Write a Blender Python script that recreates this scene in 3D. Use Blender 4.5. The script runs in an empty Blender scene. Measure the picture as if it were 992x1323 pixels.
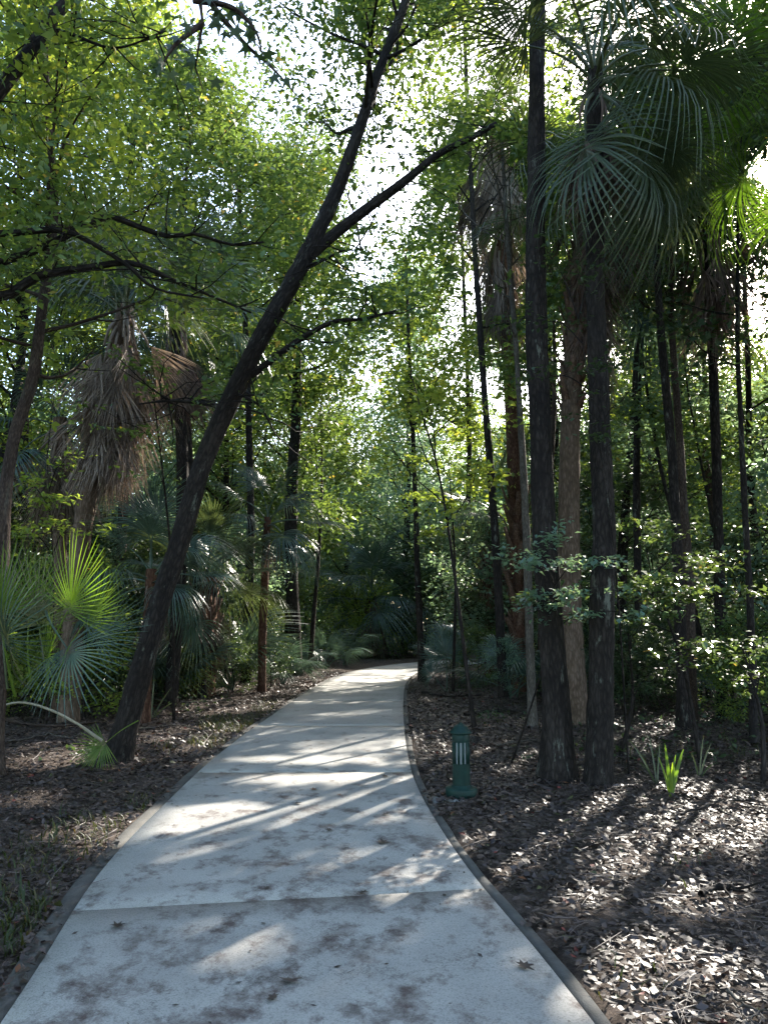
import bpy, math, random
import numpy as np
from mathutils import Vector, Matrix

R = np.random.default_rng(7)
PI = math.pi
scene = bpy.context.scene
COL = scene.collection
CAMH = 1.6
PITCH = math.atan(144.5 / 994)
SUN_AZ, SUN_EL = math.radians(31), math.radians(33)
SUN = np.array([math.sin(SUN_AZ) * math.cos(SUN_EL), math.cos(SUN_AZ) * math.cos(SUN_EL), math.sin(SUN_EL)])

# ------------------------------------------------------------------ survey helpers
def ray(px, py):
    x = (px - 496) / 994; u = (661.5 - py) / 994
    return x, math.cos(PITCH) - math.sin(PITCH) * u, math.sin(PITCH) + math.cos(PITCH) * u
def at(px, py, Y):
    x, f, w = ray(px, py)
    return np.array([x * Y / f, Y, CAMH + w * Y / f])
def gp(px, py, z=0.0):
    x, f, w = ray(px, py); t = (z - CAMH) / w
    return np.array([x * t, f * t])
def to_pix(P):
    P = np.atleast_2d(P)
    x = P[:, 0]; y = P[:, 1]; z = P[:, 2] - CAMH
    f = math.cos(PITCH) * y + math.sin(PITCH) * z
    u = -math.sin(PITCH) * y + math.cos(PITCH) * z
    f = np.where(f > 0.3, f, 0.3)
    return 496 + 994 * x / f, 661.5 - 994 * u / f

def vnoise(x, y, seed=0):                      # smooth value noise in 0..1
    xi = np.floor(x).astype(np.int64); yi = np.floor(y).astype(np.int64)
    fx = x - xi; fy = y - yi
    fx = fx * fx * (3 - 2 * fx); fy = fy * fy * (3 - 2 * fy)
    def h(a, b):
        n = (a * 374761393 + b * 668265263 + seed * 974711) & 0x7fffffff
        n = ((n ^ (n >> 13)) * 1274126177) & 0x7fffffff
        return ((n ^ (n >> 16)) & 0xffff) / 65535.0
    return (h(xi, yi) * (1 - fx) + h(xi + 1, yi) * fx) * (1 - fy) + (h(xi, yi + 1) * (1 - fx) + h(xi + 1, yi + 1) * fx) * fy

# ------------------------------------------------------------------ path outline
LP = [(17,1323),(55,1248),(91,1187),(118,1134),(166,1089),(202,1051),(237,1021),(272,981),(312,950),(353,927),(388,899),(416,880),(448,867)]
RP = [(769,1323),(709,1247),(653,1186),(615,1146),(588,1106),(557,1055),(540,1027),(530,1000),(522,978),(520,918),(519,881),(526,873)]
Lw = [(-0.75,-4.0),(-1.05,-1.0),(-1.32,1.6)] + [tuple(gp(*p)) for p in LP] + [(-0.35,30.0),(1.2,33.2),(3.4,35.4),(6.5,37.0),(11,38.6),(18,40)]
Rw = [(1.65,-4.0),(1.35,-1.0),(1.02,1.6)] + [tuple(gp(*p)) for p in RP] + [(1.25,27.4),(2.4,30.4),(4.3,32.6),(7.2,34.4),(11.6,36.1),(18.4,37.6)]
def catmull(pts, n):
    P = np.array(pts, float)
    for _ in range(2):                          # soften survey jitter
        Q = P.copy(); Q[1:-1] = 0.25 * P[:-2] + 0.5 * P[1:-1] + 0.25 * P[2:]; P = Q
    s = np.concatenate([[0], np.cumsum(np.linalg.norm(np.diff(P, axis=0), axis=1))])
    P2 = np.vstack([2 * P[0] - P[1], P, 2 * P[-1] - P[-2]])
    out = []
    for t in np.linspace(0, s[-1] - 1e-6, n):
        i = int(np.searchsorted(s, t, side='right') - 1); u = (t - s[i]) / (s[i + 1] - s[i])
        p0, p1, p2, p3 = P2[i], P2[i + 1], P2[i + 2], P2[i + 3]
        out.append(0.5 * ((2 * p1) + (-p0 + p2) * u + (2 * p0 - 5 * p1 + 4 * p2 - p3) * u * u + (-p0 + 3 * p1 - 3 * p2 + p3) * u ** 3))
    return np.array(out)
NP_ = 300
LE, RE = catmull(Lw, NP_), catmull(Rw, NP_)
# pair the two edges by nearest match along the centreline
def pair(L_, R_):
    Ld, Rd = catmull(L_, 3000), catmull(R_, 3000); C = 0.5 * (Ld[::10] + Rd[::10])
    for _ in range(4):
        T = np.gradient(C, axis=0); T /= np.linalg.norm(T, axis=1)[:, None]
        def pick(E):
            d = E[None] - C[:, None]; return E[(np.abs((d * T[:, None]).sum(-1)) + .02 * np.linalg.norm(d, axis=-1)).argmin(1)]
        A, B = pick(Ld), pick(Rd); C2 = .5 * (A + B); C2[0] = C[0]; C2[-1] = C[-1]; C = C2
        K = C.copy(); K[1:-1] = .25 * C[:-2] + .5 * C[1:-1] + .25 * C[2:]; C = K
    return A[2:-2], B[2:-2]
LE, RE = pair(Lw, Rw); NP_ = len(LE)
CE = 0.5 * (LE + RE)
def path_dist(x, y):
    """signed distance outside the path edge (negative inside)"""
    x = np.atleast_1d(x).astype(float); y = np.atleast_1d(y).astype(float)
    out = np.empty(len(x))
    C = CE[::3]; hw = 0.5 * np.linalg.norm(LE - RE, axis=1)[::3]
    for a in range(0, len(x), 20000):
        dx = x[a:a+20000, None] - C[None, :, 0]; dy = y[a:a+20000, None] - C[None, :, 1]
        d = np.sqrt(dx * dx + dy * dy); j = d.argmin(1)
        # perpendicular distance
        T = np.gradient(C, axis=0); T /= np.linalg.norm(T, axis=1)[:, None]
        k = np.arange(len(j)); perp = np.abs(dx[k, j] * T[j, 1] - dy[k, j] * T[j, 0])
        out[a:a+20000] = np.where(d[k, j] > 2.2, d[k, j], perp) - hw[j]
    return out
def gh(x, y):
    x = np.atleast_1d(np.asarray(x, float)); y = np.atleast_1d(np.asarray(y, float))
    d = path_dist(x, y)
    s = np.clip((d - 0.1) / 1.2, 0, 1); s = s * s * (3 - 2 * s)
    n = (vnoise(x * 0.5, y * 0.5, 1) - 0.5) * 0.12 + (vnoise(x * 1.7, y * 1.7, 2) - 0.5) * 0.06 + (vnoise(x * 6, y * 6, 3) - 0.5) * 0.025
    far = np.clip((np.hypot(x, y) - 35) / 40, 0, 1) * (vnoise(x * .06, y * .06, 5) * 1.2)
    return np.where(d < 0.1, -0.05, -0.012 + s * (0.02 + n) + far * s)
def g1(x, y): return float(gh(x, y)[0])

# ------------------------------------------------------------------ materials
def new_mat(name):
    m = bpy.data.materials.new(name); m.use_nodes = True
    nt = m.node_tree; nt.nodes.clear()
    return m, nt, nt.nodes.new('ShaderNodeOutputMaterial')
def ramp(nt, stops, fac):
    r = nt.nodes.new('ShaderNodeValToRGB'); e = r.color_ramp.elements
    while len(e) < len(stops): e.new(0.5)
    for i, (p, c) in enumerate(stops): e[i].position = p; e[i].color = (*c, 1)
    nt.links.new(fac, r.inputs[0]); return r
def noise(nt, vec, scale, detail=4, rough=0.55):
    n = nt.nodes.new('ShaderNodeTexNoise'); n.inputs['Scale'].default_value = scale
    n.inputs['Detail'].default_value = detail; n.inputs['Roughness'].default_value = rough
    if vec is not None: nt.links.new(vec, n.inputs['Vector'])
    return n
def attr(nt, name):
    a = nt.nodes.new('ShaderNodeAttribute'); a.attribute_name = name; return a
def leaf_mat(name, stops, transl=0.42, rough=0.42, tboost=(1.8, 1.5, 0.75), spec=0.4):
    m, nt, out = new_mat(name)
    a = attr(nt, 'tint'); r = ramp(nt, stops, a.outputs['Fac'])
    p = nt.nodes.new('ShaderNodeBsdfPrincipled'); p.inputs['Roughness'].default_value = rough
    p.inputs['Specular IOR Level'].default_value = spec
    nt.links.new(r.outputs[0], p.inputs['Base Color'])
    mul = nt.nodes.new('ShaderNodeVectorMath'); mul.operation = 'MULTIPLY'; mul.inputs[1].default_value = tboost
    nt.links.new(r.outputs[0], mul.inputs[0])
    t = nt.nodes.new('ShaderNodeBsdfTranslucent'); nt.links.new(mul.outputs[0], t.inputs['Color'])
    mx = nt.nodes.new('ShaderNodeMixShader'); mx.inputs[0].default_value = transl
    nt.links.new(p.outputs[0], mx.inputs[1]); nt.links.new(t.outputs[0], mx.inputs[2])
    nt.links.new(mx.outputs[0], out.inputs[0]); return m
def bark_mat(name, cols, scale=9.0, bump=0.5, lichen=0.0, rough=0.9):
    scale = scale * 3.6
    m, nt, out = new_mat(name)
    a = attr(nt, 'bk')
    n1 = noise(nt, a.outputs['Vector'], scale, 6, 0.65); n2 = noise(nt, a.outputs['Vector'], scale * 0.25, 3)
    v = nt.nodes.new('ShaderNodeTexVoronoi'); v.inputs['Scale'].default_value = scale * 1.5
    v.feature = 'DISTANCE_TO_EDGE'; nt.links.new(a.outputs['Vector'], v.inputs['Vector'])
    mul = nt.nodes.new('ShaderNodeMath'); mul.operation = 'MULTIPLY_ADD'; mul.inputs[1].default_value = 1.2
    nt.links.new(v.outputs['Distance'], mul.inputs[0]); nt.links.new(n1.outputs['Fac'], mul.inputs[2])
    mm = nt.nodes.new('ShaderNodeMath'); mm.operation = 'MULTIPLY_ADD'; mm.inputs[1].default_value = 0.5
    nt.links.new(n2.outputs['Fac'], mm.inputs[0]); 
    h = nt.nodes.new('ShaderNodeMath'); h.operation = 'MULTIPLY'; h.inputs[1].default_value = 0.6
    nt.links.new(mul.outputs[0], h.inputs[0]); nt.links.new(h.outputs[0], mm.inputs[2])
    r = ramp(nt, [(0.3, cols[0]), (0.6, cols[1]), (0.85, cols[2])], mm.outputs[0])
    col = r.outputs[0]
    if lichen > 0:
        n3 = noise(nt, a.outputs['Vector'], 7, 5, 0.75)
        rr = ramp(nt, [(0.60, (0, 0, 0)), (0.68, (lichen,) * 3)], n3.outputs['Fac'])
        mx = nt.nodes.new('ShaderNodeMix'); mx.data_type = 'RGBA'
        nt.links.new(rr.outputs[0], mx.inputs[0]); nt.links.new(col, mx.inputs[6]); mx.inputs[7].default_value = (0.16, 0.17, 0.14, 1)
        col = mx.outputs[2]
    p = nt.nodes.new('ShaderNodeBsdfPrincipled'); p.inputs['Roughness'].default_value = rough
    p.inputs['Specular IOR Level'].default_value = 0.2
    nt.links.new(col, p.inputs['Base Color'])
    b = nt.nodes.new('ShaderNodeBump'); b.inputs['Strength'].default_value = bump; b.inputs['Distance'].default_value = 0.02
    nt.links.new(mul.outputs[0], b.inputs['Height']); nt.links.new(b.outputs[0], p.inputs['Normal'])
    nt.links.new(p.outputs[0], out.inputs[0]); return m

M = {}
M['leaf_a'] = leaf_mat('leaf_broad', [(0, (0.042,0.088,0.037)), (.5, (0.090,0.161,0.051)), (.9, (0.184,0.248,0.066)), (1, (0.324,0.281,0.082))])
M['leaf_b'] = leaf_mat('leaf_bright', [(0, (0.080,0.155,0.044)), (.5, (0.168,0.262,0.061)), (1, (0.339,0.388,0.084))], 0.5)
M['leaf_c'] = leaf_mat('leaf_dark', [(0, (0.026,0.054,0.032)), (.6, (0.049,0.088,0.042)), (1, (0.097,0.134,0.048))], 0.36)
M['leaf_far'] = leaf_mat('leaf_haze_painted', [(0, (0.083,0.163,0.169)), (.6, (0.149,0.260,0.216)), (1, (0.286,0.361,0.257))], 0.52)  # distance haze and missing daylight put into a paler, bluer leaf colour
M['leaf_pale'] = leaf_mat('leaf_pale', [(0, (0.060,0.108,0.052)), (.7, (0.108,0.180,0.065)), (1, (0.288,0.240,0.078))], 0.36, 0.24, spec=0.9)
M['frond'] = leaf_mat('frond_green', [(0, (0.042,0.067,0.043)), (.6, (0.068,0.100,0.051)), (1, (0.133,0.144,0.069))], 0.32, 0.32, (1.6, 1.4, .7), 0.5)
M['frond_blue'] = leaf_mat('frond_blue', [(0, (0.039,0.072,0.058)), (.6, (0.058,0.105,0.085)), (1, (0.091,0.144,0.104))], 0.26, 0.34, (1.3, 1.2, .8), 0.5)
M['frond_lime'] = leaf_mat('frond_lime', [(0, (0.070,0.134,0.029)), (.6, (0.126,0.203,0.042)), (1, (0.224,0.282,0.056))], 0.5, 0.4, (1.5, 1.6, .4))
M['dead'] = leaf_mat('frond_dead', [(0, (0.065,0.050,0.044)), (.5, (0.170,0.132,0.108)), (1, (0.369,0.300,0.251))], 0.22, 0.7, (1, .9, .75), 0.2)
M['dead_dark'] = leaf_mat('frond_dead_dark', [(0, (0.051,0.038,0.032)), (.6, (0.139,0.099,0.085)), (1, (0.304,0.221,0.186))], 0.18, 0.75, (1, .9, .75), 0.2)
M['litter'] = leaf_mat('leaf_litter', [(0, (0.015,0.010,0.010)), (.35, (0.041,0.028,0.023)), (.75, (0.086,0.062,0.056)), (.968, (0.173,0.134,0.120)), (.975, (0.153,0.017,0.014)), (.985, (0.127,0.046,0.014)), (1, (0.051,0.055,0.014))], 0.10, 0.50, (1, .9, .8), 0.5)
M['grass'] = leaf_mat('grass', [(0, (0.019,0.032,0.010)), (.6, (0.038,0.059,0.016)), (1, (0.109,0.091,0.038))], 0.35, 0.5)
M['bark'] = bark_mat('bark_dark', [(.006,.005,.005), (.017,.0135,.012), (.040,.033,.029)], 5, 1.0, 0.75)
M['bark_brown'] = bark_mat('bark_brown', [(.016,.011,.009), (.045,.032,.026), (.095,.070,.056)], 9, 0.8, 0.3)
M['bark_grey'] = bark_mat('bark_grey', [(.03,.026,.022), (.075,.065,.055), (.15,.135,.115)], 9, 0.6, 0.4)
M['palm_trunk'] = bark_mat('palm_trunk', [(.045,.030,.022), (.10,.070,.050), (.18,.13,.10)], 5, 0.7, 0.2)
M['palm_red'] = bark_mat('palm_trunk_red', [(.025,.012,.008), (.075,.036,.023), (.16,.09,.06)], 6, 0.9)
M['boot'] = bark_mat('palm_boot', [(.03,.018,.013), (.10,.058,.040), (.20,.13,.095)], 6, 0.6)
M['petiole'] = bark_mat('petiole_pale', [(.16,.15,.10), (.30,.27,.20), (.42,.38,.30)], 4, 0.1, 0, 0.5)

def concrete_mat():
    m, nt, out = new_mat('concrete_path')
    g = nt.nodes.new('ShaderNodeNewGeometry'); pos = g.outputs['Position']
    n1 = noise(nt, pos, 1.1, 5, 0.6); n2 = noise(nt, pos, 120, 3, 0.8); n3 = noise(nt, pos, 9, 6, 0.7)
    base = ramp(nt, [(0.25, (.235,.228,.215)), (0.5, (.31,.303,.285)), (0.75, (.385,.375,.35))], n1.outputs['Fac'])
    mp = nt.nodes.new('ShaderNodeMapping'); mp.inputs['Scale'].default_value = (1.0, 0.75, 1); mp.inputs['Rotation'].default_value = (0, 0, .5)
    nt.links.new(pos, mp.inputs[0])
    s1 = noise(nt, mp.outputs[0], 3.6, 9, 0.74)
    # leaf-stain density strongest in the middle of the near slabs
    cp = nt.nodes.new('ShaderNodeVectorMath'); cp.operation = 'SUBTRACT'; cp.inputs[1].default_value = (-0.45, 4.6, 0)
    nt.links.new(pos, cp.inputs[0])
    sc = nt.nodes.new('ShaderNodeVectorMath'); sc.operation = 'MULTIPLY'; sc.inputs[1].default_value = (0.75, 0.30, 0)
    nt.links.new(cp.outputs[0], sc.inputs[0])
    ln = nt.nodes.new('ShaderNodeVectorMath'); ln.operation = 'LENGTH'; nt.links.new(sc.outputs[0], ln.inputs[0])
    mr = nt.nodes.new('ShaderNodeMapRange'); mr.inputs['From Min'].default_value = 0.0; mr.inputs['From Max'].default_value = 2.4
    mr.inputs['To Min'].default_value = 0.07; mr.inputs['To Max'].default_value = -0.035
    nt.links.new(ln.outputs['Value'], mr.inputs['Value'])
    ad = nt.nodes.new('ShaderNodeMath'); ad.operation = 'ADD'
    nt.links.new(s1.outputs['Fac'], ad.inputs[0]); nt.links.new(mr.outputs[0], ad.inputs[1])
    sm = ramp(nt, [(0.54, (0, 0, 0)), (0.595, (.55,) * 3), (0.65, (1,) * 3)], ad.outputs[0])
    sm2 = nt.nodes.new('ShaderNodeMath'); sm2.operation = 'MULTIPLY'
    r3 = ramp(nt, [(0.3, (.25,) * 3), (0.62, (1, 1, 1))], n3.outputs['Fac'])
    nt.links.new(sm.outputs[0], sm2.inputs[0]); nt.links.new(r3.outputs[0], sm2.inputs[1])
    mx = nt.nodes.new('ShaderNodeMix'); mx.data_type = 'RGBA'
    nt.links.new(sm2.outputs[0], mx.inputs[0]); nt.links.new(base.outputs[0], mx.inputs[6]); mx.inputs[7].default_value = (.085, .062, .055, 1)
    # fine specks
    r2 = ramp(nt, [(0.36, (.55,) * 3), (0.47, (.95,)*3), (.7, (1.12,) * 3)], n2.outputs['Fac'])
    mu = nt.nodes.new('ShaderNodeMix'); mu.data_type = 'RGBA'; mu.blend_type = 'MULTIPLY'; mu.inputs[0].default_value = 1
    nt.links.new(mx.outputs[2], mu.inputs[6]); nt.links.new(r2.outputs[0], mu.inputs[7])
    p = nt.nodes.new('ShaderNodeBsdfPrincipled'); p.inputs['Roughness'].default_value = 0.75
    p.inputs['Specular IOR Level'].default_value = 0.3
    nt.links.new(mu.outputs[2], p.inputs['Base Color'])
    vc = nt.nodes.new('ShaderNodeTexVoronoi'); vc.feature = 'DISTANCE_TO_EDGE'; vc.inputs['Scale'].default_value = .42
    wp = nt.nodes.new('ShaderNodeVectorMath'); wp.operation = 'ADD'; nw = noise(nt, pos, 2.5, 5, .7); nt.links.new(pos, wp.inputs[0]); nt.links.new(nw.outputs['Color'], wp.inputs[1]); nt.links.new(wp.outputs[0], vc.inputs['Vector'])
    cr_ = ramp(nt, [(0.0, (.45,) * 3), (0.0028, (.85,) * 3), (0.005, (1, 1, 1))], vc.outputs['Distance'])
    mk = nt.nodes.new('ShaderNodeMix'); mk.data_type = 'RGBA'; mk.blend_type = 'MULTIPLY'; mk.inputs[0].default_value = .7
    nt.links.new(mu.outputs[2], mk.inputs[6]); nt.links.new(cr_.outputs[0], mk.inputs[7]); nt.links.new(mk.outputs[2], p.inputs['Base Color'])
    b = nt.nodes.new('ShaderNodeBump'); b.inputs['Strength'].default_value = 0.35; b.inputs['Distance'].default_value = 0.004
    nt.links.new(n2.outputs['Fac'], b.inputs['Height']); nt.links.new(b.outputs[0], p.inputs['Normal'])
    nt.links.new(p.outputs[0], out.inputs[0]); return m
def kerb_mat():
    m, nt, out = new_mat('kerb_stained')
    g = nt.nodes.new('ShaderNodeNewGeometry'); n1 = noise(nt, g.outputs['Position'], 5, 6, 0.7); n2 = noise(nt, g.outputs['Position'], 110, 2)
    r = ramp(nt, [(0.3, (.04,.038,.034)), (0.6, (.08,.077,.070)), (0.8, (.14,.133,.122))], n1.outputs['Fac'])
    p = nt.nodes.new('ShaderNodeBsdfPrincipled'); p.inputs['Roughness'].default_value = 0.9
    nt.links.new(r.outputs[0], p.inputs['Base Color'])
    b = nt.nodes.new('ShaderNodeBump'); b.inputs['Strength'].default_value = 0.5; b.inputs['Distance'].default_value = 0.006
    nt.links.new(n2.outputs['Fac'], b.inputs['Height']); nt.links.new(b.outputs[0], p.inputs['Normal'])
    nt.links.new(p.outputs[0], out.inputs[0]); return m
def soil_mat():
    m, nt, out = new_mat('forest_soil')
    g = nt.nodes.new('ShaderNodeNewGeometry'); n1 = noise(nt, g.outputs['Position'], 0.9, 5, 0.6); n2 = noise(nt, g.outputs['Position'], 26, 6, 0.75)
    v = nt.nodes.new('ShaderNodeTexVoronoi'); v.inputs['Scale'].default_value = 13; nt.links.new(g.outputs['Position'], v.inputs['Vector'])
    a = nt.nodes.new('ShaderNodeMath'); a.operation = 'MULTIPLY_ADD'; a.inputs[1].default_value = 0.45
    nt.links.new(v.outputs['Color'], a.inputs[0]); nt.links.new(n2.outputs['Fac'], a.inputs[2])
    r = ramp(nt, [(0.35, (.018,.013,.011)), (0.65, (.050,.038,.031)), (0.95, (.12,.094,.078))], a.outputs[0])
    p = nt.nodes.new('ShaderNodeBsdfPrincipled'); p.inputs['Roughness'].default_value = 0.95; p.inputs['Specular IOR Level'].default_value = 0.15
    nt.links.new(r.outputs[0], p.inputs['Base Color'])
    b = nt.nodes.new('ShaderNodeBump'); b.inputs['Strength'].default_value = 0.8; b.inputs['Distance'].default_value = 0.03
    nt.links.new(a.outputs[0], b.inputs['Height']); nt.links.new(b.outputs[0], p.inputs['Normal'])
    nt.links.new(p.outputs[0], out.inputs[0]); return m
def plain(name, col, rough=0.5, spec=0.5, var=0.25, scale=30):
    m, nt, out = new_mat(name)
    g = nt.nodes.new('ShaderNodeTexCoord'); n = noise(nt, g.outputs['Object'], scale, 4, 0.6)
    r = ramp(nt, [(0.3, tuple(c * (1 - var) for c in col)), (0.7, tuple(min(1, c * (1 + var)) for c in col))], n.outputs['Fac'])
    p = nt.nodes.new('ShaderNodeBsdfPrincipled'); p.inputs['Roughness'].default_value = rough; p.inputs['Specular IOR Level'].default_value = spec
    nt.links.new(r.outputs[0], p.inputs['Base Color'])
    b = nt.nodes.new('ShaderNodeBump'); b.inputs['Strength'].default_value = 0.15; b.inputs['Distance'].default_value = 0.002
    nt.links.new(n.outputs['Fac'], b.inputs['Height']); nt.links.new(b.outputs[0], p.inputs['Normal'])
    nt.links.new(p.outputs[0], out.inputs[0]); return m
M['concrete'] = concrete_mat(); M['kerb'] = kerb_mat(); M['soil'] = soil_mat()
M['green_paint'] = plain('green_painted_metal', (.003, .024, .019), 0.55, 0.3, 0.3, 14)
M['lens'] = plain('milky_lens', (.22, .25, .26), 0.35, 0.5, 0.12, 20)
M['pad'] = plain('pale_footing', (.26, .26, .25), 0.9, 0.2, 0.3, 12)

# ------------------------------------------------------------------ mesh + object helpers
def mesh_np(name, V, F, mat, tint=None, bk=None, smooth=False):
    """V (n,3); F (m,4) quads"""
    me = bpy.data.meshes.new(name); n, m_, k = len(V), len(F), F.shape[1] if len(F) else 4
    me.vertices.add(n); me.vertices.foreach_set('co', np.ascontiguousarray(V, np.float32).ravel())
    me.loops.add(m_ * k); me.loops.foreach_set('vertex_index', np.ascontiguousarray(F, np.int32).ravel())
    me.polygons.add(m_); me.polygons.foreach_set('loop_start', np.arange(0, m_ * k, k, dtype=np.int32))
    me.polygons.foreach_set('loop_total', np.full(m_, k, np.int32))
    if smooth: me.polygons.foreach_set('use_smooth', np.ones(m_, bool))
    me.update(calc_edges=True)
    if tint is not None:
        a = me.attributes.new('tint', 'FLOAT', 'FACE'); a.data.foreach_set('value', np.ascontiguousarray(tint, np.float32))
    if bk is not None:
        a = me.attributes.new('bk', 'FLOAT_VECTOR', 'POINT'); a.data.foreach_set('vector', np.ascontiguousarray(bk, np.float32).ravel())
    me.materials.append(mat); return me
def link(name, me, parent=None, mtx=None):
    o = bpy.data.objects.new(name, me); COL.objects.link(o)
    if parent is not None: o.parent = parent
    if mtx is not None: o.matrix_local = mtx
    return o
def tag(o, label=None, cat=None, group=None, kind=None):
    if label: o['label'] = label
    if cat: o['category'] = cat
    if group: o['group'] = group
    if kind: o['kind'] = kind
    return o
def thing(name, label, cat, loc, group=None):
    o = bpy.data.objects.new(name, None); COL.objects.link(o); o.location = tuple(float(v) for v in loc)
    o.empty_display_size = 0.2
    return tag(o, label, cat, group)

class Acc:
    def __init__(s): s.V = []; s.F = []; s.T = []; s.B = []; s.n = 0
    def add(s, V, F, tint=None, bk=None):
        s.V.append(np.asarray(V, float)); s.F.append(np.asarray(F, np.int64) + s.n); s.n += len(V)
        s.T.append(np.full(len(F), 0.5) if tint is None else np.broadcast_to(tint, (len(F),)))
        s.B.append(np.asarray(V, float) if bk is None else bk)
    def mesh(s, name, mat, off=(0, 0, 0), smooth=False, tint=True, bk=False):
        V = np.concatenate(s.V) - np.asarray(off, float)
        return mesh_np(name, V, np.concatenate(s.F), mat, np.concatenate(s.T) if tint else None, np.concatenate(s.B) if bk else None, smooth)

def smooth_pts(P, n):
    P = np.asarray(P, float); k = P.shape[1]
    s = np.concatenate([[0], np.cumsum(np.linalg.norm(np.diff(P[:, :3], axis=0), axis=1))])
    P2 = np.vstack([2 * P[0] - P[1], P, 2 * P[-1] - P[-2]]); out = np.empty((n, k))
    for q, t in enumerate(np.linspace(0, s[-1] * 0.99999, n)):
        i = int(np.searchsorted(s, t, side='right') - 1); u = (t - s[i]) / max(1e-9, s[i + 1] - s[i])
        p0, p1, p2, p3 = P2[i], P2[i + 1], P2[i + 2], P2[i + 3]
        out[q] = 0.5 * ((2 * p1) + (-p0 + p2) * u + (2 * p0 - 5 * p1 + 4 * p2 - p3) * u * u + (-p0 + 3 * p1 - 3 * p2 + p3) * u ** 3)
    return out
def tube(acc, P, r, sides=8, rough=0.0, seed=0, flare=0.0, cap=True):
    P = np.asarray(P, float); n = len(P); r = np.broadcast_to(np.asarray(r, float), (n,)).copy()
    T = np.gradient(P, axis=0); T /= np.linalg.norm(T, axis=1)[:, None] + 1e-12
    ref = np.array([0, 0, 1.0]) if abs(T[:, 2]).mean() < 0.8 else np.array([0, 1.0, 0])
    U = np.cross(T, ref); U /= np.linalg.norm(U, axis=1)[:, None] + 1e-12
    W = np.cross(T, U)
    a = np.linspace(0, 2 * PI, sides, endpoint=False)
    s = np.concatenate([[0], np.cumsum(np.linalg.norm(np.diff(P, axis=0), axis=1))])
    rr = np.repeat(r[:, None], sides, 1)
    if rough > 0:
        sd = seed * 13.7
        nz = vnoise(np.cos(a)[None, :] * 2 + sd + 50 + 0 * s[:, None], s[:, None] * 1.2 + np.sin(a)[None, :] * 2 + 40, seed)
        nz2 = vnoise(np.cos(a)[None, :] * 5 + sd + 50 + 0 * s[:, None], s[:, None] * 5 + np.sin(a)[None, :] * 5 + 40, seed + 3)
        rr = rr * (1 + rough * ((nz - .5) * 1.2 + (nz2 - .5) * 0.7))
    if flare > 0:
        lob = 1 + 0.35 * np.sin(a * 4 + seed) + 0.2 * np.sin(a * 7 + seed * 2)
        rr = rr * (1 + flare * np.exp(-s[:, None] / 0.16) * lob[None, :])
    V = P[:, None] + (U[:, None] * np.cos(a)[None, :, None] + W[:, None] * np.sin(a)[None, :, None]) * rr[..., None]
    B = np.stack([np.cos(a)[None] * rr, np.sin(a)[None] * rr, np.repeat(s[:, None] * 0.28, sides, 1)], -1)
    B = B + seed * 3.1
    i = np.arange(n - 1)[:, None] * sides; j = np.arange(sides)[None]; j2 = (j + 1) % sides
    F = np.stack([i + j, i + j2, i + sides + j2, i + sides + j], -1).reshape(-1, 4)
    acc.add(V.reshape(-1, 3), F, bk=B.reshape(-1, 3))

def unit(v): return v / (np.linalg.norm(v, axis=-1, keepdims=True) + 1e-12)

# ------------------------------------------------------------------ light wells: gaps in the canopy along the sun's direction
# patches on the ground that the sun reaches: (px, py, rx, ry) surveyed on the photograph, turned into ground coordinates
PATCH = [(330,1110,120,26),(215,1068,100,20),(400,1055,150,14),(430,1010,130,12),(395,985,120,10),(450,965,90,8),(455,942,80,7),(460,925,75,6),(455,908,60,5),(470,893,55,4),(480,880,45,4),(490,868,40,3),
         (560,1005,40,8),(520,1130,110,22),(545,1105,60,12),(575,1160,60,10),(520,1240,85,26),(590,1275,60,24),(430,1290,55,22),(660,1250,40,12),(300,1225,60,8),
         (60,990,95,16),(200,985,50,10),(25,1030,40,14),(120,1085,70,16),(290,940,40,10),(260,965,40,8),
         (815,1105,36,34),(760,1165,80,26),(700,1195,60,22),(900,1165,90,22),(955,1090,30,24),(830,1235,90,26),(800,1300,110,30),(905,1260,50,18),(880,1055,70,14),(815,1075,60,12),
         (610,1085,50,9),(600,925,45,8),(560,905,40,6),(690,930,30,5),(960,1290,40,14),(720,1080,25,6)]
PW = []
for (cx, cy, rx, ry) in PATCH:
    if cx > 630: rx *= .72; ry *= .75
    elif cy < 1012: ry *= .62; rx *= .8
    c = gp(cx, cy); ex = gp(cx + rx, cy) - c; ey = gp(cx, max(815, cy - ry)) - gp(cx, cy + ry)
    PW.append((c[0], c[1], abs(ex[0]), max(0.22, abs(ey[1]) / 2), c[0] / max(c[1], 1)))
# points in the air (sun-lit leaves and trunks) with a clearance radius
WELLS = []
# openings in the foliage seen from the path: (px, py, rx, ry, nearest depth kept, share of leaves removed)
OPEN = [(150,490,66,125,12.2,1.4),(228,475,48,52,15.0,1.3),(75,600,35,40,11.8,.8),(632,285,50,125,19.0,1.4),(495,235,42,85,99,.9),(482,335,28,36,99,.8),(555,160,34,30,99,.85),(385,175,40,30,99,.7),
        (830,400,22,45,99,.85),(626,480,18,60,19,.9),(112,640,30,60,12.5,1.3),(740,640,22,100,12,.9),(590,985,30,70,7.5,1.4),(345,680,55,60,18,.9),(20,385,40,18,30,.5),(905,340,40,60,13,.9)]
OPEN += [(x, y, 19, 34, Y, 1.3) for (x, y, Y) in [(265,590,9.4),(285,540,9.4),(303,505,9.4),(320,475,9.4),(338,440,9.4),(356,408,9.4),(374,375,9.45),(392,340,9.45),(407,305,9.5),(420,275,9.6),(436,242,9.7),(450,205,9.7),(464,165,9.7),(478,125,9.75),(492,85,9.8),(508,45,9.85),(520,5,9.9)]]
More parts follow.
